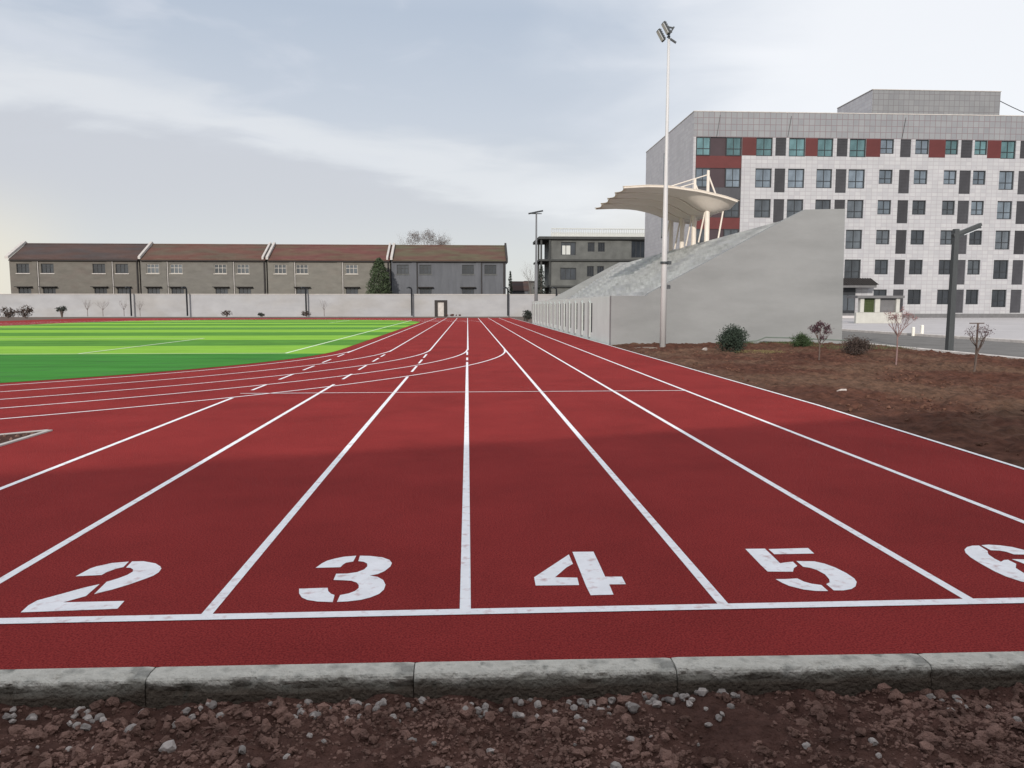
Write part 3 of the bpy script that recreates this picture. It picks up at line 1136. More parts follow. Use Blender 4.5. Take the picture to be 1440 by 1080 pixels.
# ================================================================== SCHOOL BUILDING
sb = thing('school_building', (55, 90, 0), 'large white six storey school building with rows of dark windows and red panels', 'building')
XL, XR, YF, YK = 26.2, 82.0, 90.0, 114.0
big = [(18.84, 20.95), (15.24, 17.45), (11.79, 13.93), (8.22, 10.46), (4.70, 6.97), (1.33, 3.44)]
sml = [(19.26, 20.95), (15.81, 17.45), (12.26, 13.93), (8.76, 10.46), (5.23, 6.97), (1.67, 3.44)]
pan = [(18.9, 20.95), (14.72, 17.45), (11.24, 13.93), (7.66, 10.46), (4.04, 6.97), (.65, 3.44)]
cols = [(33.61, 35.56, 1), (37.51, 39.47, 1), (40.92, 42.80, 1), (44.77, 46.75, 1), (48.47, 50.11, 0), (52.71, 54.36, 0), (56.36, 57.93, 0), (59.94, 61.51, 0),
        (63.18, 65.02, 1), (67.6, 69.25, 0), (71.0, 72.65, 0), (75.1, 76.9, 1)]
pcols = [(35.9, 37.17), (43.23, 44.52), (50.89, 52.19), (58.28, 59.67), (65.55, 66.9), (73.1, 74.4)]
rcols = [(31.95, 33.61), (39.47, 40.92), (46.75, 48.47), (54.36, 56.36), (61.51, 63.18), (69.25, 71.0)]
holes = [(26.5, 31.95, .65, 20.95)]
wins, lou = [], []
for a, c, g in cols:
    for r in range(6):
        z0, z1 = (big if g else sml)[r]
        if a == 44.77 and r == 5: continue
        holes.append((a, c, z0, z1))
        wins.append((a, c, z0, z1, r))
for a, c in pcols:
    for r in range(6):
        if a == 43.23 and r == 5: continue
        holes.append((a, c, *pan[r]))
        lou.append((a, c, *pan[r]))
reds = []
for a, c in rcols[0:]:
    reds.append((a, c, 18.9, 20.95))
redholes = [(a + .001, c - .001, z0, z1) for a, c, z0, z1 in reds]
b = MB()
b.wall(XL, XR, .55, 20.95, YF, [h for h in holes], .22, 'facade', 'reveal')
b.wall(XL, XR, 20.95, 23.77, YF, [], .2, 'parapet', 'reveal')
obj('front_wall', b, sb)
b = MB()
b.face([(XL, YK, 0), (XL, YF, 0), (XL, YF, 23.77), (XL, YK, 23.77)], 'sidewall')
obj('gable_wall', b, sb, label='windowless looking grey side wall facing the track')
b = MB()
b.face([(XR, YF, 0), (XR, YK, 0), (XR, YK, 23.77), (XR, YF, 23.77)], 'sidewall')
b.face([(XR, YK, 0), (XL, YK, 0), (XL, YK, 23.77), (XR, YK, 23.77)], 'parapet')
obj('rear_wall', b, sb)
b = MB()
b.box(XL + .05, XR - .05, YF + .3, YK - .05, 23.2, 23.4, 'plinth')
obj('roof', b, sb)
b = MB()
b.box(XL - .04, XR + .04, YF - .05, YF + .3, 23.77, 23.86, 'coping')
b.box(XL - .04, XL + .3, YF + .302, YK + .05, 23.77, 23.86, 'coping')
obj('parapet_coping', b, sb)
b = MB()
b.box(XL - .02, XR, YF - .06, YF + .2, 0, .55, 'plinth')
obj('plinth', b, sb)
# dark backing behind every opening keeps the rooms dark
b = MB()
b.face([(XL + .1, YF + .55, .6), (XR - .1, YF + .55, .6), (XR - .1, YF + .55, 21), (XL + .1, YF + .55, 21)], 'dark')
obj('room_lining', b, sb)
# penthouse
b = MB()
b.face([(50.9, 97, 23.4), (67.6, 97, 23.4), (67.6, 97, 28.45), (50.9, 97, 28.45)], 'penthouse')
b.face([(50.9, 106.3, 23.4), (50.9, 97, 23.4), (50.9, 97, 28.45), (50.9, 106.3, 28.45)], 'sidewall')
b.face([(67.6, 97, 23.4), (67.6, 106.3, 23.4), (67.6, 106.3, 28.45), (67.6, 97, 28.45)], 'sidewall')
b.face([(67.6, 106.3, 23.4), (50.9, 106.3, 23.4), (50.9, 106.3, 28.45), (67.6, 106.3, 28.45)], 'sidewall')
b.face([(50.9, 97, 28.45), (67.6, 97, 28.45), (67.6, 106.3, 28.45), (50.9, 106.3, 28.45)], 'plinth')
ph = obj('penthouse', b, sb, label='blank tiled block standing on the roof')
b = MB()
b.box(50.84, 67.66, 96.93, 97.2, 28.46, 28.54, 'coping')
b.box(50.84, 51.1, 97.202, 106.3, 28.46, 28.54, 'coping')
obj('coping', b, ph)
# left colour bay
b = MB()
b.face([(26.5, YF + .2, .65), (31.95, YF + .2, .65), (31.95, YF + .2, 20.95), (26.5, YF + .2, 20.95)], 'maroon')
bay = obj('colour_bay', b, sb, label='recessed maroon and red window bay at the building corner')
b = MB()
for z0, z1 in ((17.45, 18.84), (10.46, 11.79), (3.44, 4.70)):
    b.box(26.5, 31.95, YF + .10, YF + .19, z0, z1, 'red')
for z0, z1 in ((6.97, 8.22), (13.93, 15.24)):
    b.box(26.5, 31.95, YF + .10, YF + .19, z0, z1, 'louvre')
obj('spandrel', b, bay)


def win_mesh(w, h, simple=False):
    m = MB()
    t = .10
    m.box(0, w, -.04, .04, 0, t, 'frame')
    m.box(0, w, -.04, .04, h - t, h, 'frame')
    m.box(0, t, -.038, .038, t, h - t, 'frame')
    m.box(w - t, w, -.038, .038, t, h - t, 'frame')
    m.box(t, w - t, -.032, .032, h * .36, h * .36 + .07, 'frame')
    m.box(w * .5 - .035, w * .5 + .035, -.03, .03, t, h * .36, 'frame')
    m.box(w * .5 - .035, w * .5 + .035, -.03, .03, h * .36 + .07, h - t, 'frame')
    p = MB()
    p.face([(t, .03, t), (w - t, .03, t), (w - t, .03, h - t), (t, .03, h - t)], 'sky_grey_glass')
    return m, p


cache = {}
rng = random.Random(8)


def add_window(parent, a, c, z0, z1, y, gm):
    key = (round(c - a, 2), round(z1 - z0, 2))
    if key not in cache:
        m, p = win_mesh(c - a, z1 - z0)
        me = {}
        for nm, q in (('window', m), ('pane', p)):
            d = bpy.data.meshes.new(nm)
            d.from_pydata(q.v, [], q.f)
            for mm in q.mats: d.materials.append(M[mm])
            me[nm] = d
        cache[key] = me
    me = cache[key]
    f = bpy.data.objects.new('window', me['window'])
    link(f, parent, (a, y, z0))
    p = bpy.data.objects.new('pane', me['pane'])
    link(p, f, (a, y, z0))
    p.material_slots[0].link = 'OBJECT'
    p.material_slots[0].material = M[gm]
    return f


for a, c, z0, z1, r in wins:
    gm = ['sky_teal_glass', 'sky_grey_glass', 'dim_glass', 'dim_glass', 'dim_glass', 'dark_glass'][r]  # sky reflection, weaker on lower floors, is put into the glass colour
    if r == 0 and 47 < a < 56: gm = 'sky_grey_glass'
    if r in (3, 4) and rng.random() < .45: gm = 'dark_glass'
    if r == 2 and rng.random() < .2: gm = 'sky_grey_glass'
    add_window(sb, a + .002, c - .002, z0 + .002, z1 - .002, YF + .17, gm)
for a, c in ((26.53, 28.21), (30.06, 31.83)):
    for r in range(6):
        add_window(sb, a, c, big[r][0], big[r][1], YF + .08, ['sky_teal_glass', 'sky_grey_glass', 'dim_glass', 'dim_glass', 'dark_glass', 'dark_glass'][r])
for a, c, z0, z1 in lou:
    m = MB()
    m.face([(a, YF + .12, z0), (c, YF + .12, z0), (c, YF + .12, z1), (a, YF + .12, z1)], 'louvre')
    n = int((z1 - z0) / .16)
    for k in range(n):
        z = z0 + .03 + k * (z1 - z0) / n
        m.box(a + .02, c - .02, YF + .07, YF + .118, z, z + .05, 'louvre')
    obj('louvre_panel', m, sb, (a, YF + .12, z0))
for a, c, z0, z1 in reds:
    m = MB()
    m.box(a + .004, c - .004, YF - .03, YF - .002, z0, z1, 'red')
    obj('red_panel', m, sb, (a, YF, z0), label='red cladding panel between top floor windows')
# slit windows in the side wall
for y0, z0, z1 in ((102.0, 17.2, 21.6), (102.6, 10.6, 16.2), (103.0, 4.0, 8.6)):
    m = MB()
    m.box(XL - .06, XL - .004, y0, y0 + 1.5, z0, z1, 'frame')
    f = obj('window', m, sb, (XL, y0, z0), label='narrow tall window in the side wall')
    m = MB()
    m.box(XL - .075, XL - .062, y0 + .1, y0 + 1.4, z0 + .1, z1 - .1, 'dim_glass')
    obj('pane', m, f)
# entrance
m = MB()
m.prism([(43.5, 3.62), (47.9, 3.62), (47.9, 3.95), (43.5, 3.95)], 88.3, 89.995, 'plinth')
m.prism([(88.1, 3.955), (89.995, 3.955), (89.995, 4.75)], 43.3, 48.1, 'darktrim', 'x')
for k in range(16):
    x = 43.4 + k * .3
    m.bar((x, 88.12, 4.02), (x, 89.9, 4.76), .12, .06, 'darktrim')
ec = obj('entrance_canopy', m, sb, label='dark tiled canopy over the ground floor entrance')
m = MB()
m.box(43.3, 46.1, 89.70, 89.93, .62, 3.60, 'frame')
dr = obj('entrance_door', m, sb, label='dark glazed entrance doors')
m = MB()
for k in range(3):
    m.box(43.45 + k * .9, 44.2 + k * .9, 89.685, 89.698, .95, 2.75, 'dim_glass')
obj('pane', m, dr)
m = MB()
m.box(42.8, 46.9, 88.6, 89.69, .06, .62, 'plinth')
m.box(42.8, 47.4, 88.2, 88.598, .06, .34, 'plaza')
obj('entrance_step', m, sb)
# drain pipes down the facade
for x in (28.9, 37.3, 51.0):
    m = MB()
    m.tube([(x + .35, 89.93, 23.4), (x, 89.93, 21.0)], .028, 'frame', 6)
    obj('cable_run', m, sb)

# ================================================================== FAR HOUSES
HX = [(-71.0, -51.35), (-51.15, -31.75), (-31.55, -12.3), (-12.1, 6.2)]
HL = ['two storey brown terraced house at the left end of the row', 'two storey grey terraced house with rusty roof, second from the left',
      'two storey sandy terraced house with red roof beside the tall evergreen', 'two storey grey terraced house with painted-in shade at the right end of the row']
HW = [[-69.0, -65.3, -57.5, -54.0], [-49.3, -45.7, -38.9, -35.4], [-29.6, -26.2, -18.4], [-10.3, -6.7, .1, 3.7]]
HWL = [[-68.9, -65.2, -57.4, -53.9], [-49.3, -45.6, -38.8, -35.2], [-26.2, -18.4], [-6.7, .1]]
for h, (xa, xb) in enumerate(HX):
    t = thing('terraced_house', ((xa + xb) / 2, 129.5, 0), HL[h], 'house', 'terraced houses beyond the boundary wall')
    wm, rm = 'house%d' % (h + 1), 'roof%d' % (h + 1)
    fl = [(x - .95, x + .95, 6.55, 8.02) for x in HW[h]] + [(x - .95, x + .95, 2.9, 4.35) for x in HWL[h]]
    b = MB()
    b.wall(xa, xb, 0, 8.75, 125, fl, .2, wm, wm)
    b.face([(xa, 134, 0), (xa, 125, 0), (xa, 125, 8.75), (xa, 129.5, 11.15), (xa, 134, 8.75)], wm)
    b.face([(xb, 125, 0), (xb, 134, 0), (xb, 134, 8.75), (xb, 129.5, 11.15), (xb, 125, 8.75)], wm)
    b.face([(xb, 134, 0), (xa, 134, 0), (xa, 134, 8.75), (xb, 134, 8.75)], wm)
    obj('wall', b, t)
    b = MB()
    b.prism([(124.55, 8.62), (124.55, 8.76), (129.5, 11.38), (134.4, 8.76), (134.4, 8.62), (129.5, 11.22)], xa + .25, xb - .02, rm, 'x')
    rf = obj('roof', b, t)
    b = MB()
    for k in range(12):                       # rows of tiles
        y = 124.62 + k * .41
        z = 8.76 + (y - 124.55) * .5293
        b.box(xa + .26, xb - .04, y, y + .06, z + .003, z + .05, rm)
    b.tube([(xa + .26, 129.5, 11.40), (xb - .03, 129.5, 11.40)], .12, rm, 8)
    obj('tile_courses', b, rf)
    b = MB()
    b.prism([(124.4, 8.75), (124.4, 9.15), (129.5, 11.85), (134.6, 9.15), (134.6, 8.75), (129.5, 11.40)], xa - .12 if h else xa - .3, xa + .24, 'coping', 'x')
    if h in (2, 3):
        b.prism([(124.4, 8.75), (124.4, 9.15), (129.5, 11.85), (134.6, 9.15), (134.6, 8.75), (129.5, 11.40)], xa - .75, xa - .45, 'coping', 'x')
    obj('gable_coping', b, t)
    if h == 3:
        b = MB()
        b.prism([(124.5, 8.4), (124.5, 9.1), (129.5, 11.9), (134.5, 9.1), (134.5, 8.4)], xb - .015, xb + .3, 'darktrim', 'x')
        obj('gable_end', b, t)
    b = MB()
    b.box(xa + .1, xb - .1, 124.6, 124.98, 8.45, 8.61, 'darktrim')
    obj('gutter', b, t)
    b = MB()
    b.tube([(xb - .3, 124.9, 8.4), (xb - .3, 124.9, 0)], .13, 'darktrim', 6)
    obj('drainpipe', b, t)
    for (a, c, z0, z1) in fl:
        up = z0 > 5
        b = MB()
        mt = 'white_frame' if (h in (1, 2) or (h == 0 and False)) and up else 'frame'
        b.box(a, c, 125.12, 125.18, z0, z0 + .09, mt)
        b.box(a, c, 125.12, 125.18, z1 - .09, z1, mt)
        for q in range(4):
            x = a + .04 + (c - a - .08) * q / 3
            b.box(x - .04, x + .04, 125.12, 125.178, z0 + .09, z1 - .09, mt)
        if up: b.box(a + .08, c - .08, 125.13, 125.17, z0 + .85, z0 + .93, mt)
        f = obj('window', b, t, (a, 125.15, z0))
        b = MB()
        b.face([(a, 125.19, z0), (c, 125.19, z0), (c, 125.19, z1), (a, 125.19, z1)], 'dark_glass' if (h in (0, 3) or not up) else 'dim_glass')
        obj('pane', b, f)
        if up:
            b = MB()
            b.box(a - .12, c + .12, 124.9, 124.995, z0 - .12, z0, 'white_frame' if h in (1, 2) else 'coping' if h == 0 else 'raw')
            obj('sill', b, f)
        else:
            b = MB()
            b.box(a - .3, c + .3, 124.3, 124.995, z1 + .05, z1 + .16, 'darktrim')
            obj('hood', b, f)
    # projecting pilaster strips of the stair bays
    for k, x in enumerate([HW[h][0] + 1.8, HW[h][-1] - 1.9]):
        b = MB()
        b.box(x - .35, x + .35, 124.88, 124.996, 0, 8.44, wm)
        b.tube([(x + .5, 124.9, 8.4), (x + .5, 124.9, 0)], .07, 'coping' if h < 3 else 'darktrim', 6)
        obj('pilaster', b, t)

# ---- boundary wall with doorway
bw = thing('boundary_wall', (-30, 118, 0), 'long pale rendered boundary wall across the far end of the field', 'wall')
b = MB()
YW = 118.0
b.wall(-110, 30, -.15, 3.18, YW, [(-4.90, -3.18, -.15, 2.25)], .3, 'boundary', 'darktrim')
b.face([(30, YW + .3, -.15), (-110, YW + .3, -.15), (-110, YW + .3, 3.18), (30, YW + .3, 3.18)], 'boundary')
obj('wall_face', b, bw)
b = MB()
b.box(-110, 30, YW - .06, YW + .36, 3.18, 3.27, 'coping')
obj('coping', b, bw)
b = MB()
b.box(-5.0, -4.55, YW - .08, YW - .005, -.1, 2.35, 'darktrim')
b.box(-3.60, -3.08, YW - .08, YW - .005, -.1, 2.35, 'darktrim')
b.box(-4.548, -3.602, YW - .08, YW - .005, 2.05, 2.35, 'darktrim')
dw = obj('door_frame', b, bw, label='dark frame of the doorway in the wall')
b = MB()
b.box(-4.55, -3.60, YW + .1, YW + .16, -.1, 2.05, 'coping')
obj('door_panel', b, dw)

# ---- slim lamp posts along the wall
LP = [(-49.6, 'leftmost slim dark lamp post before the wall, between the saplings'), (-41.5, 'slim dark lamp post before the wall, second from the left'),
      (-24.1, 'slim dark lamp post before the sandy house, third from the left'), (-8.4, 'slim dark lamp post before the wall, left of the doorway'),
      (6.1, 'slim dark lamp post before the wall at the end of the shade-toned house'), (13.5, 'slim dark lamp post behind the far end of the grandstand')]
t = thing('lamp_post', (LP[0][0], 117.2, 0), LP[0][1], 'lamp post', 'slim lamp posts along the far wall')
x = LP[0][0]
b = MB()
b.tube([(x, 117.2, 0), (x, 117.2, 3.9), (x - .1, 117.2, 4.15), (x - .45, 117.2, 4.25)], .12, 'post_dark', 7)
obj('post', b, t)
b = MB()
b.blob((x - .6, 117.2, 4.2), .2, 'lamp_dark', 3, 1, (1.2, .8, .6), .05)
obj('lamp_head', b, t)
for x, lab in LP[1:]:
    copy_thing(t, (x, 117.2, 0), lab)

# ---- unfinished concrete building behind the grandstand
ub = thing('concrete_building', (24, 141, 0), 'unfinished dark grey concrete building with white roof railing behind the grandstand', 'building')
hs = [(16.3, 18.9, 10.3, 12.55), (21.0, 22.2, 10.9, 12.5), (22.8, 24.0, 10.9, 12.5), (28.7, 31.2, 9.9, 12.8),
      (16.2, 19.0, 6.0, 8.1), (20.9, 22.1, 6.6, 8.4), (22.7, 23.9, 6.6, 8.4), (28.7, 31.2, 5.4, 8.2)]
b = MB()
b.wall(14.6, 36, 0, 13.0, 135, hs, .3, 'raw', 'raw_dark')
b.face([(14.6, 147, 0), (14.6, 135, 0), (14.6, 135, 13.0), (14.6, 147, 13.0)], 'raw')
b.face([(36, 135, 0), (36, 147, 0), (36, 147, 13.0), (36, 135, 13.0)], 'raw')
b.face([(36, 147, 0), (14.6, 147, 0), (14.6, 147, 13.0), (36, 147, 13.0)], 'raw')
obj('wall', b, ub)
b = MB()
for z in (4.7, 9.25):
    b.box(12.5, 36.1, 134.6, 146.9, z, z + .32, 'raw_dark')
b.box(12.4, 36.2, 134.4, 147.1, 13.0, 13.45, 'raw_dark')
obj('floor_slab', b, ub)
b = MB()
for z0, z1 in ((0, 4.7), (5.02, 9.25), (9.57, 13.0)):
    b.box(12.7, 13.0, 134.8, 135.1, z0, z1, 'raw_dark')
    b.box(14.2, 14.5, 134.75, 135.05, z0, z1, 'raw_dark')
    b.box(12.7, 13.0, 139.8, 140.1, z0, z1, 'raw_dark')
obj('corner_column', b, ub)
b = MB()
b.tube([(14.6, 134.6, 14.8), (36, 134.6, 14.8)], .09, 'railing', 6)
b.tube([(14.6, 134.6, 14.1), (36, 134.6, 14.1)], .06, 'railing', 6)
for k in range(55):
    x = 14.6 + 21.4 * k / 54
    b.tube([(x, 134.6, 13.46), (x, 134.6, 14.8)], .06, 'railing', 5)
b.box(14.5, 36, 134.62, 134.68, 13.46, 14.0, 'railing')
obj('roof_railing', b, ub, label='white railing along the flat roof')
for k, (a, c, z0, z1) in enumerate(hs):
    b = MB()
    b.box(a, c, 135.15, 135.22, z0, z0 + .1, 'frame')
    b.box(a, c, 135.15, 135.22, z1 - .1, z1, 'frame')
    for q in range(4):
        x = a + .05 + (c - a - .1) * q / 3
        b.box(x - .05, x + .05, 135.15, 135.218, z0 + .1, z1 - .1, 'frame')
    f = obj('window', b, ub, (a, 135.2, z0))
    b = MB()
    b.face([(a, 135.25, z0), (c, 135.25, z0), (c, 135.25, z1), (a, 135.25, z1)], 'dark_glass')
    if k == 0:
        b.face([(a + .25, 135.23, z0 + .1), (a + 1.7, 135.23, z0 + .1), (a + 1.7, 135.23, z1 - .6), (a + .25, 135.23, z1 - .6)], 'railing')  # pale face: light seen through this opening, put into the colour
    obj('pane', b, f)

# small sheds and far roofs seen in the gap
sh = thing('tiled_shed', (10, 140, 0), 'low brown tiled shed in the gap between the houses and the concrete building', 'shed')
b = MB()
b.box(8.2, 11.0, 140, 146, 0, 4.2, 'house4')
obj('wall', b, sh)
b = MB()
b.prism([(139.7, 4.21), (143, 6.0), (146.3, 4.21)], 8.0, 11.2, 'roof1', 'x')
obj('roof', b, sh)
sh = thing('brick_outhouse', (12.3, 152, 0), 'small grey outhouse behind the brown tiled shed', 'shed')
b = MB()
b.box(11.2, 14.6, 150, 156, 0, 6.0, 'raw')
obj('wall', b, sh)
b = MB()
b.box(11.0, 14.8, 149.8, 156.2, 6.01, 6.3, 'raw_dark')
obj('roof', b, sh)

# gatehouse on the plaza
gh = thing('gate_shelter', (34, 62, 0), 'low white pillared shelter with green grille in front of the school', 'shelter')
b = MB()
b.box(32.0, 35.9, 62.0, 62.3, .0, .95, 'shelter')
obj('low_wall', b, gh)
for x0, w in ((32.3, .32), (33.55, .42), (35.35, .30)):
    b = MB()
    b.box(x0, x0 + w, 61.95, 62.35, .95, 2.12, 'shelter')
    obj('pillar', b, gh)
b = MB()
b.box(31.9, 35.9, 61.7, 63.6, 2.13, 2.33, 'plinth')
obj('roof_slab', b, gh)
b = MB()
for k in range(7):
    b.box(32.64 + k * .14, 32.68 + k * .14, 62.1, 62.13, .96, 2.12, 'greenmesh')
for k in range(9):
    b.box(32.63, 33.54, 62.105, 62.125, 1.0 + k * .125, 1.045 + k * .125, 'greenmesh')
b.box(32.63, 33.54, 62.2, 62.22, .96, 2.12, 'greenmesh')
obj('grille', b, gh)
b = MB()
b.box(33.98, 35.34, 62.15, 62.2, .96, 2.12, 'plinth')
obj('dark_panel', b, gh)

# bollards by the road
b0 = MB()
b0.tube([(0, 0, 0), (0, 0, .42), (0, 0, .46)], [.08, .08, .05], 'white_post', 10)
o = obj('bollard', b0, None, (0, 0, 0))
o.location = (23.0, 38.6, -.05)
tag(o, 'left one of two short white bollards at the plaza kerb', 'bollard', 'white bollards')
o2 = o.copy()
COL.objects.link(o2)
o2.location = (23.35, 38.4, .06)
tag(o2, 'right one of two short white bollards at the plaza kerb', 'bollard', 'white bollards')

# street lamp
lx, ly = 15.66, 24.2
t = thing('street_lamp', (lx, ly, 0), 'dark grey square street lamp with slanted arm beside the road', 'street lamp')
b = MB()
k = len(b.v)
for z, w in ((-.1, .092), (3.95, .072)):
    for i, j in ((-1, -1), (1, -1), (1, 1), (-1, 1)):
        b.v.append((lx + i * w, ly + j * w, z))
for f in ((0, 1, 5, 4), (1, 2, 6, 5), (2, 3, 7, 6), (3, 0, 4, 7), (4, 5, 6, 7)):
    b.f.append(f)
    b.m.append(b.mi('slat'))
obj('column', b, t)
b = MB()
b.bar((lx - .1, ly, 3.74), (lx + .80, ly, 4.10), .15, .10, 'slat')
b.bar((lx - .06, ly, 3.66), (lx + .80, ly, 4.01), .11, .06, 'lamp_dark')
obj('arm', b, t)
b = MB()
b.bar((lx + .25, ly, 3.76), (lx + .74, ly, 3.96), .12, .02, 'lens')
obj('lamp_panel', b, t)


# ================================================================== VEGETATION
def foliage(mb, c, rad, n, size, m, rng, clump=9, core=.35, gap=.55):
    """leaf-sized faces gathered in clumps through an uneven volume"""
    cl = []
    for _ in range(clump):
        d = Vector((rng.gauss(0, 1), rng.gauss(0, 1), rng.gauss(0, 1))).normalized() * (core + (1 - core) * rng.random() ** .6)
        cl.append((d, rng.uniform(.22, gap)))
    for _ in range(n):
        d, r = rng.choice(cl)
        q = d * .8 + Vector((rng.gauss(0, 1), rng.gauss(0, 1), rng.gauss(0, 1))) * r * .5
        if q.length > 1.18: q = q.normalized() * rng.uniform(.9, 1.18)
        mb.leaf((c[0] + q.x * rad[0], c[1] + q.y * rad[1], c[2] + q.z * rad[2]), size * rng.uniform(.6, 1.3), m, rng)


def branchy(mb, p, d, ln, r, depth, m, rng, spread=.6, up=.15, tips=None, nseg=3, kids=(2, 4)):
    pts, rr = [Vector(p)], [r]
    for i in range(nseg):
        d = (d + Vector((rng.gauss(0, .12), rng.gauss(0, .12), rng.gauss(0, .08) + up * .3))).normalized()
        pts.append(pts[-1] + d * ln / nseg)
        rr.append(r * (1 - .45 * (i + 1) / nseg))
    mb.tube(pts, rr, m, 6 if depth > 1 else 4, False)
    if depth == 0:
        if tips is not None: tips.append(pts[-1])
        return
    for _ in range(rng.randint(*kids)):
        t = rng.uniform(.45, 1.0)
        i = min(nseg - 1, int(t * nseg))
        q = pts[i].lerp(pts[i + 1], t * nseg - i)
        e = (d + Vector((rng.gauss(0, spread), rng.gauss(0, spread), rng.gauss(0, spread * .5) + up))).normalized()
        branchy(mb, q, e, ln * rng.uniform(.55, .8), rr[-1] * .75, depth - 1, m, rng, spread, up, tips, nseg, kids)


def bush(name, loc, c, rad, n, size, m, label, cat, seed, stem=.03, clump=22, group=None):
    rng = random.Random(seed)
    t = thing(name, loc, label, cat, group)
    x, y, z = loc
    b = MB()
    for k in range(5):
        b.tube([(x + rng.uniform(-.05, .05), y + rng.uniform(-.05, .05), z - .05), (x + rng.uniform(-.4, .4) * rad[0], y + rng.uniform(-.4, .4) * rad[1], c[2])], [stem, stem * .5], 'bark', 5)
    obj('stem', b, t)
    b = MB()
    foliage(b, c, rad, n, size, m, rng, clump)
    obj('foliage', b, t)
    return t


bush('leafy_bush', (8.34, 23.9, 0), (8.34, 23.9, .42), (.47, .47, .45), 6500, .034, 'bushgreen', 'tall dark green leafy bush in front of the grandstand end wall', 'bush', 1, clump=70)
bush('round_bush', (11.77, 26.5, 0), (11.77, 26.5, .28), (.40, .40, .28), 4500, .028, 'roundgreen', 'low round green bush near the foot of the grandstand wall', 'bush', 2, .02, 60)
bush('brown_bush', (11.74, 22.6, 0), (11.74, 22.6, .31), (.44, .42, .30), 4500, .028, 'brownleaf', 'low round brownish bush between the two saplings by the road', 'bush', 3, .02, 60)


def sapling(loc, h, label, seed, leafm, nleaf, lsize, lean=0, stake=False, barkm='bark', fork=.5):
    rng = random.Random(seed)
    x, y, z = loc
    t = thing('sapling', loc, label, 'sapling', 'saplings in the planting bed')
    b = MB()
    hf = h * fork
    top = Vector((x + lean * .5, y, z + hf))
    b.tube([(x, y, z - .05), (x + lean * .25 + .01, y, z + hf * .5), top], [.022, .018, .016], barkm, 7)
    tips = []
    for k in range(7):
        an = 2 * PI * k / 7 + rng.uniform(-.3, .3)
        d = Vector((math.cos(an) * .62, math.sin(an) * .62, 1)).normalized()
        branchy(b, top - Vector((0, 0, rng.uniform(0, .12))), d, h * .27, .011, 2, barkm, rng, .45, .25, tips, 3, (2, 3))
    obj('trunk', b, t)
    if stake:
        b = MB()
        b.tube([(x + .05, y + .03, 0), (x + .06, y + .03, h * .98)], .022, 'bark', 6)
        b.tube([(x - .13, y + .03, h * .985), (x + .20, y + .03, h * .985)], .012, 'bark', 5)
        obj('stake', b, t)
    b = MB()
    for _ in range(nleaf):
        p = rng.choice(tips)
        b.leaf(p + Vector((rng.gauss(0, .03), rng.gauss(0, .03), rng.gauss(0, .03))), lsize * rng.uniform(.6, 1.3), leafm, rng)
    obj('leaves', b, t)


sapling((9.17, 19.6, 0), 1.05, 'slender sapling with dark purple leaves before the grandstand wall', 4, 'purpleleaf', 1100, .027, fork=.52)
sapling((10.66, 18.56, 0), 1.38, 'thin sapling with pinkish twigs beside the brown bush', 5, 'pinkleaf', 800, .019, barkm='pinkbark', fork=.58)
sapling((11.02, 16.14, 0), 1.14, 'leaning pruned sapling tied to a stake near the street lamp', 6, 'purpleleaf', 380, .020, lean=.14, stake=True, fork=.50)

# weeds along the stand wall
rng = random.Random(31)
b = MB()
for i in range(2600):
    x, y = rng.uniform(9.6, 13.5), 29.36 - abs(rng.gauss(0, .35))
    if fbm(x * 1.2, y, 3) + rng.uniform(-.3, .5) < 0: continue
    b.leaf((x, y, .05 + .06 * rng.random()), .05, 'weed', rng, .25)
for i in range(1100):
    x, y = rng.gauss(9.1, .35), 23.6 + rng.gauss(0, .3)
    b.leaf((x, y, .04 + .06 * rng.random()), .035, 'yellowleaf', rng, .25)
for i in range(900):
    x, y = rng.uniform(12.2, 15.2), 25 + 3 * rng.random()
    b.leaf((x, y, .04 + .05 * rng.random()), .045, 'weed', rng, .25)
tag(obj('weeds', b), 'low green weeds along the foot of the grandstand wall and in the bed', 'weeds', kind='stuff')
b = MB()
b.tube([(10.5, 29.1, .12), (11.1, 29.0, .16), (11.4, 28.9, .30), (12.4, 28.7, .28), (13.6, 28.6, .22), (14.9, 28.5, .16)], .025, 'hose', 6)
tag(obj('water_pipe', b, None, (12.6, 28.8, .2)), 'thin grey pipe lying along the foot of the grandstand wall', 'pipe')
b = MB()
b.prism([(5.78, 26.3), (6.58, 26.4), (6.55, 26.85), (5.82, 26.8)], -.02, .05, 'slab', 'z')
tag(obj('concrete_cover', b, None, (6.2, 26.6, 0)), 'flat pale concrete cover slab in the soil beside the white pole', 'cover')
b = MB()
b.blob((7.72, 24.7, .06), .11, 'stone', 6, 2, (1.2, .8, .6), .4)
tag(obj('rock', b, None, (7.72, 24.7, .06)), 'pale rock in the planting bed left of the tall bush', 'rock')
b = MB()
b.blob((6.3, 12.55, .05), .07, 'stone', 9, 2, (1.2, .8, .6), .4)
tag(obj('rock', b, None, (6.3, 12.55, .05)), 'pale lump of rubble beside the white track edge', 'rock')


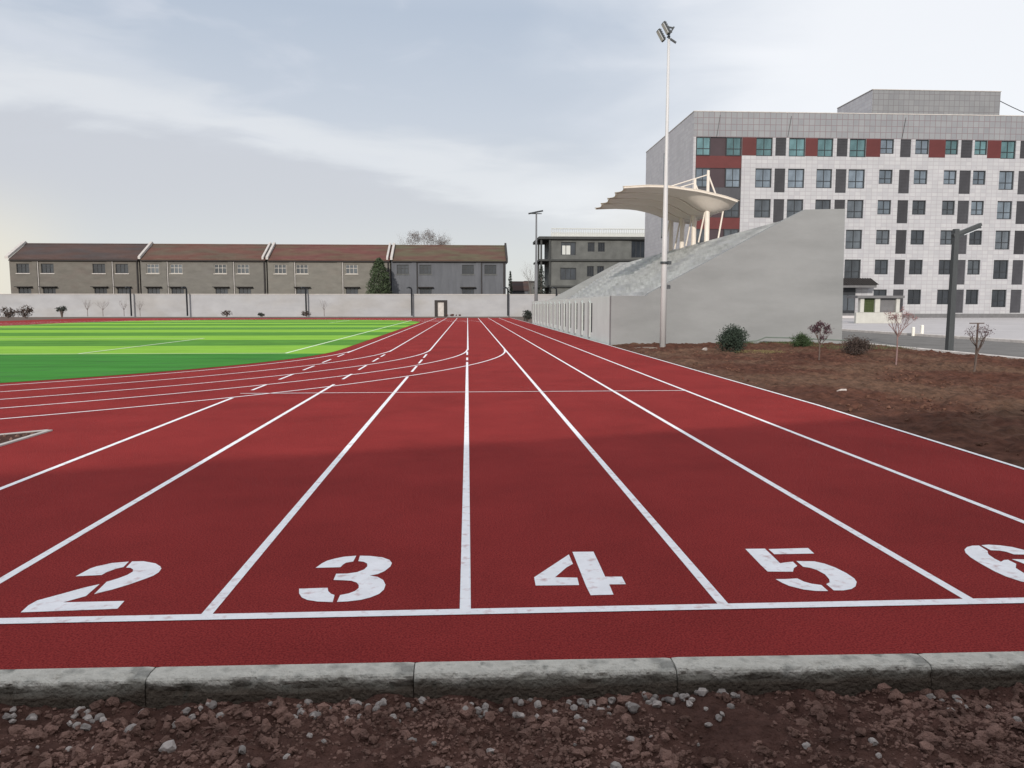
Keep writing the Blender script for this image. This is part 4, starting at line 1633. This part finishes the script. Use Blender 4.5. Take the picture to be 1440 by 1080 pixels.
# evergreen in front of the houses
def conifer(loc, h, r, label, seed, m='evergreen', n=2600, size=.30, name='evergreen_tree', base=.08):
    rng = random.Random(seed)
    x, y, z = loc
    t = thing(name, loc, label, 'tree')
    b = MB()
    b.tube([(x, y, 0), (x, y, h * .9)], [.16, .03], 'bark', 6)
    obj('trunk', b, t)
    b = MB()
    for _ in range(n):
        f = rng.random() ** 1.25
        zz = h * (base + (1 - base) * f)
        an = rng.uniform(0, 2 * PI)
        bump_ = 1 + .5 * noise.noise(Vector((math.cos(an) * 1.6, math.sin(an) * 1.6, zz * 1.1 + seed)))
        prof_ = min(1, f * 7 + .55) * (1 - f) ** .45
        rr = r * prof_ * bump_ * (rng.random() ** .35)
        b.leaf((x + rr * math.cos(an), y + rr * math.sin(an), zz + rng.gauss(0, .08)), size * rng.uniform(.6, 1.3), m, rng, .4)
    obj('crown', b, t)


conifer((-13.6, 121, 0), 8.7, 2.35, 'broad dark evergreen tree rising behind the boundary wall before the houses', 12, n=5200, size=.26)
conifer((7.25, 131, 0), 7.2, .55, 'narrow dark cypress at the right end of the shade-toned house', 13, n=700, size=.2, name='cypress_tree')
conifer((12.1, 127, 0), 8.0, .85, 'dark ragged conifer beside the concrete building corner', 14, 'darkshrub', 900, .25, name='cypress_tree')


def bare_tree(loc, h, label, seed, spread=.55, depth=4, ln=.34, cat='tree', m='twig', r=.18, group=None, kids=(3, 4), puff=None):
    rng = random.Random(seed)
    t = thing('bare_tree', loc, label, cat, group)
    x, y, z = loc
    b = MB()
    th = h * .45
    b.tube([(x, y, 0), (x, y, th)], [r, r * .8], m, 7)
    obj('trunk', b, t)
    b = MB()
    for k in range(5):
        an = 2 * PI * k / 5 + rng.uniform(-.4, .4)
        d = Vector((math.cos(an) * spread, math.sin(an) * spread, 1)).normalized()
        branchy(b, (x, y, th - .3), d, h * ln * .62, r * .45, depth, m, rng, .5, .12, None, 3, kids)
    if puff:
        foliage(b, (x, y, puff[0]), puff[1], puff[2], puff[3], m, rng, 60, .3, .5)
    obj('crown', b, t)


for x, s, lab, h in ((-10.1, 41, 'leftmost of the three bare tree crowns above the end house roof', 16.0), (-7.4, 42, 'middle one of the three bare tree crowns above the end house roof', 16.3),
                     (-4.9, 43, 'rightmost of the three bare tree crowns above the end house roof', 15.4)):
    bare_tree((x, 150, 0), h, lab, s, .30, 4, .40, group='bare trees behind the roofs', kids=(3, 4), puff=(h - 1.7, (1.75, 1.75, 1.5), 1300, .10))
bare_tree((10.9, 133, 0), 8.6, 'thin bare tree in the gap between house and concrete building', 44, .18, 3, .5, r=.08)
bare_tree((-76, 124, 0), 5.2, 'pale bare tree left of the row of houses', 45, .7, 4, .45, r=.1)

# small plants on the strip in front of the far wall
bush('clipped_bush', (-57.2, 99.7, 0), (-57.2, 99.7, .75), (.9, .8, .7), 500, .14, 'brownleaf', 'left bush of the brownish pair at the far left of the field', 'bush', 51, group='bushes before the far wall')
bush('clipped_bush', (-55.2, 99.9, 0), (-55.2, 99.9, .85), (1.05, .8, .75), 500, .14, 'brownleaf', 'right bush of the brownish pair at the far left of the field', 'bush', 52, group='bushes before the far wall')
bush('clipped_bush', (-55.4, 109, 0), (-55.4, 109, 1.0), (.75, .7, .5), 450, .13, 'darkshrub', 'small dark ball shaped tree on a short stem before the far wall', 'bush', 53, .08, group='bushes before the far wall')
bush('dark_bush', (5.62, 72.5, 0), (5.6, 72.5, .62), (.55, .6, .55), 700, .09, 'darkshrub', 'dark round bush at the far end of the track beside the grandstand', 'bush', 54)
for x, s, lab in ((-53.4, 61, 'bare sapling before the far wall, right of the ball shaped tree'), (-51.3, 62, 'bare forked sapling before the far wall, left of the leftmost lamp post'),
                  (-48.4, 63, 'bare sapling before the far wall, just right of the leftmost lamp post'), (-46.2, 64, 'thin sapling before the far wall left of the second lamp post'),
                  (-20.5, 65, 'thin sapling before the wall below the sandy house')):
    bare_tree((x, 112, 0), 2.6, lab, s, .55, 2, .55, 'sapling', r=.045, group='saplings before the far wall')
rng = random.Random(71)
for x, y, r, lab in ((-28.3, 108, .34, 'dark small shrub on the strip before the far wall'), (-34.5, 113, .55, 'brown low shrub by the foot of the far wall'), (-23.2, 113, .5, 'brown low shrub beside the third lamp post')):
    bush('low_shrub', (x, y, 0), (x, y, r * .8), (r * 1.4, r, r * .8), 260, .12, 'darkshrub' if r < .4 else 'brownleaf', lab, 'shrub', int(-x), group='low shrubs before the far wall')
b = MB()
for i in range(9):
    b.blob((-2.5 + rng.gauss(0, .5), 116.6 + rng.gauss(0, .2), .1), rng.uniform(.12, .28), 'soil', rng.uniform(0, 50), 1, (1.3, .8, .6), .4)
tag(obj('rubble_heap', b, None, (-2.5, 116.6, 0)), 'low dark heap of rubble right of the doorway in the far wall', 'rubble')

# overhead cable at the top right
b = MB()
pts = []
for i in range(13):
    t_ = i / 12
    pts.append((67.6 + t_ * 14, 98, 27.9 - 2.6 * t_ - 1.2 * math.sin(PI * t_)))
b.tube(pts, .05, 'frame', 5)
tag(obj('cable', b, None, (67.6, 98, 27.9)), 'thin dark cable running from the rooftop block to the right', 'cable')

# ================================================================== building behind the camera (it throws the evening shade)
def shade_block(name, pts, h, label):
    b = MB()
    b.prism(pts, -.15, h, 'house2', 'z')
    t = thing(name, (pts[0][0], pts[0][1], 0), label, 'building')
    obj('wall', b, t)
    b = MB()
    cx_ = sum(p[0] for p in pts) / len(pts)
    cy_ = sum(p[1] for p in pts) / len(pts)
    q = [(cx_ + (p[0] - cx_) * .96, cy_ + (p[1] - cy_) * .96) for p in pts]
    b.prism(q, h + .003, h + .03, 'plinth', 'z')
    obj('roof', b, t)


HS = 6.0
LS = HS / math.tan(EL)
ox, oy = SX * LS, SYD * LS
pa = (-4.2 - 34 * .956 + ox, 7.0 - 34 * .292 + oy)
pb = (-4.2 + 30 * .956 + ox, 7.0 + 30 * .292 + oy)
nb = (.292 * 12, -.956 * 12)
shade_block('rear_building', [pa, (pa[0] + nb[0], pa[1] + nb[1]), (pb[0] + nb[0], pb[1] + nb[1]), pb], HS, 'plain building behind the viewer whose shade falls across the start line')
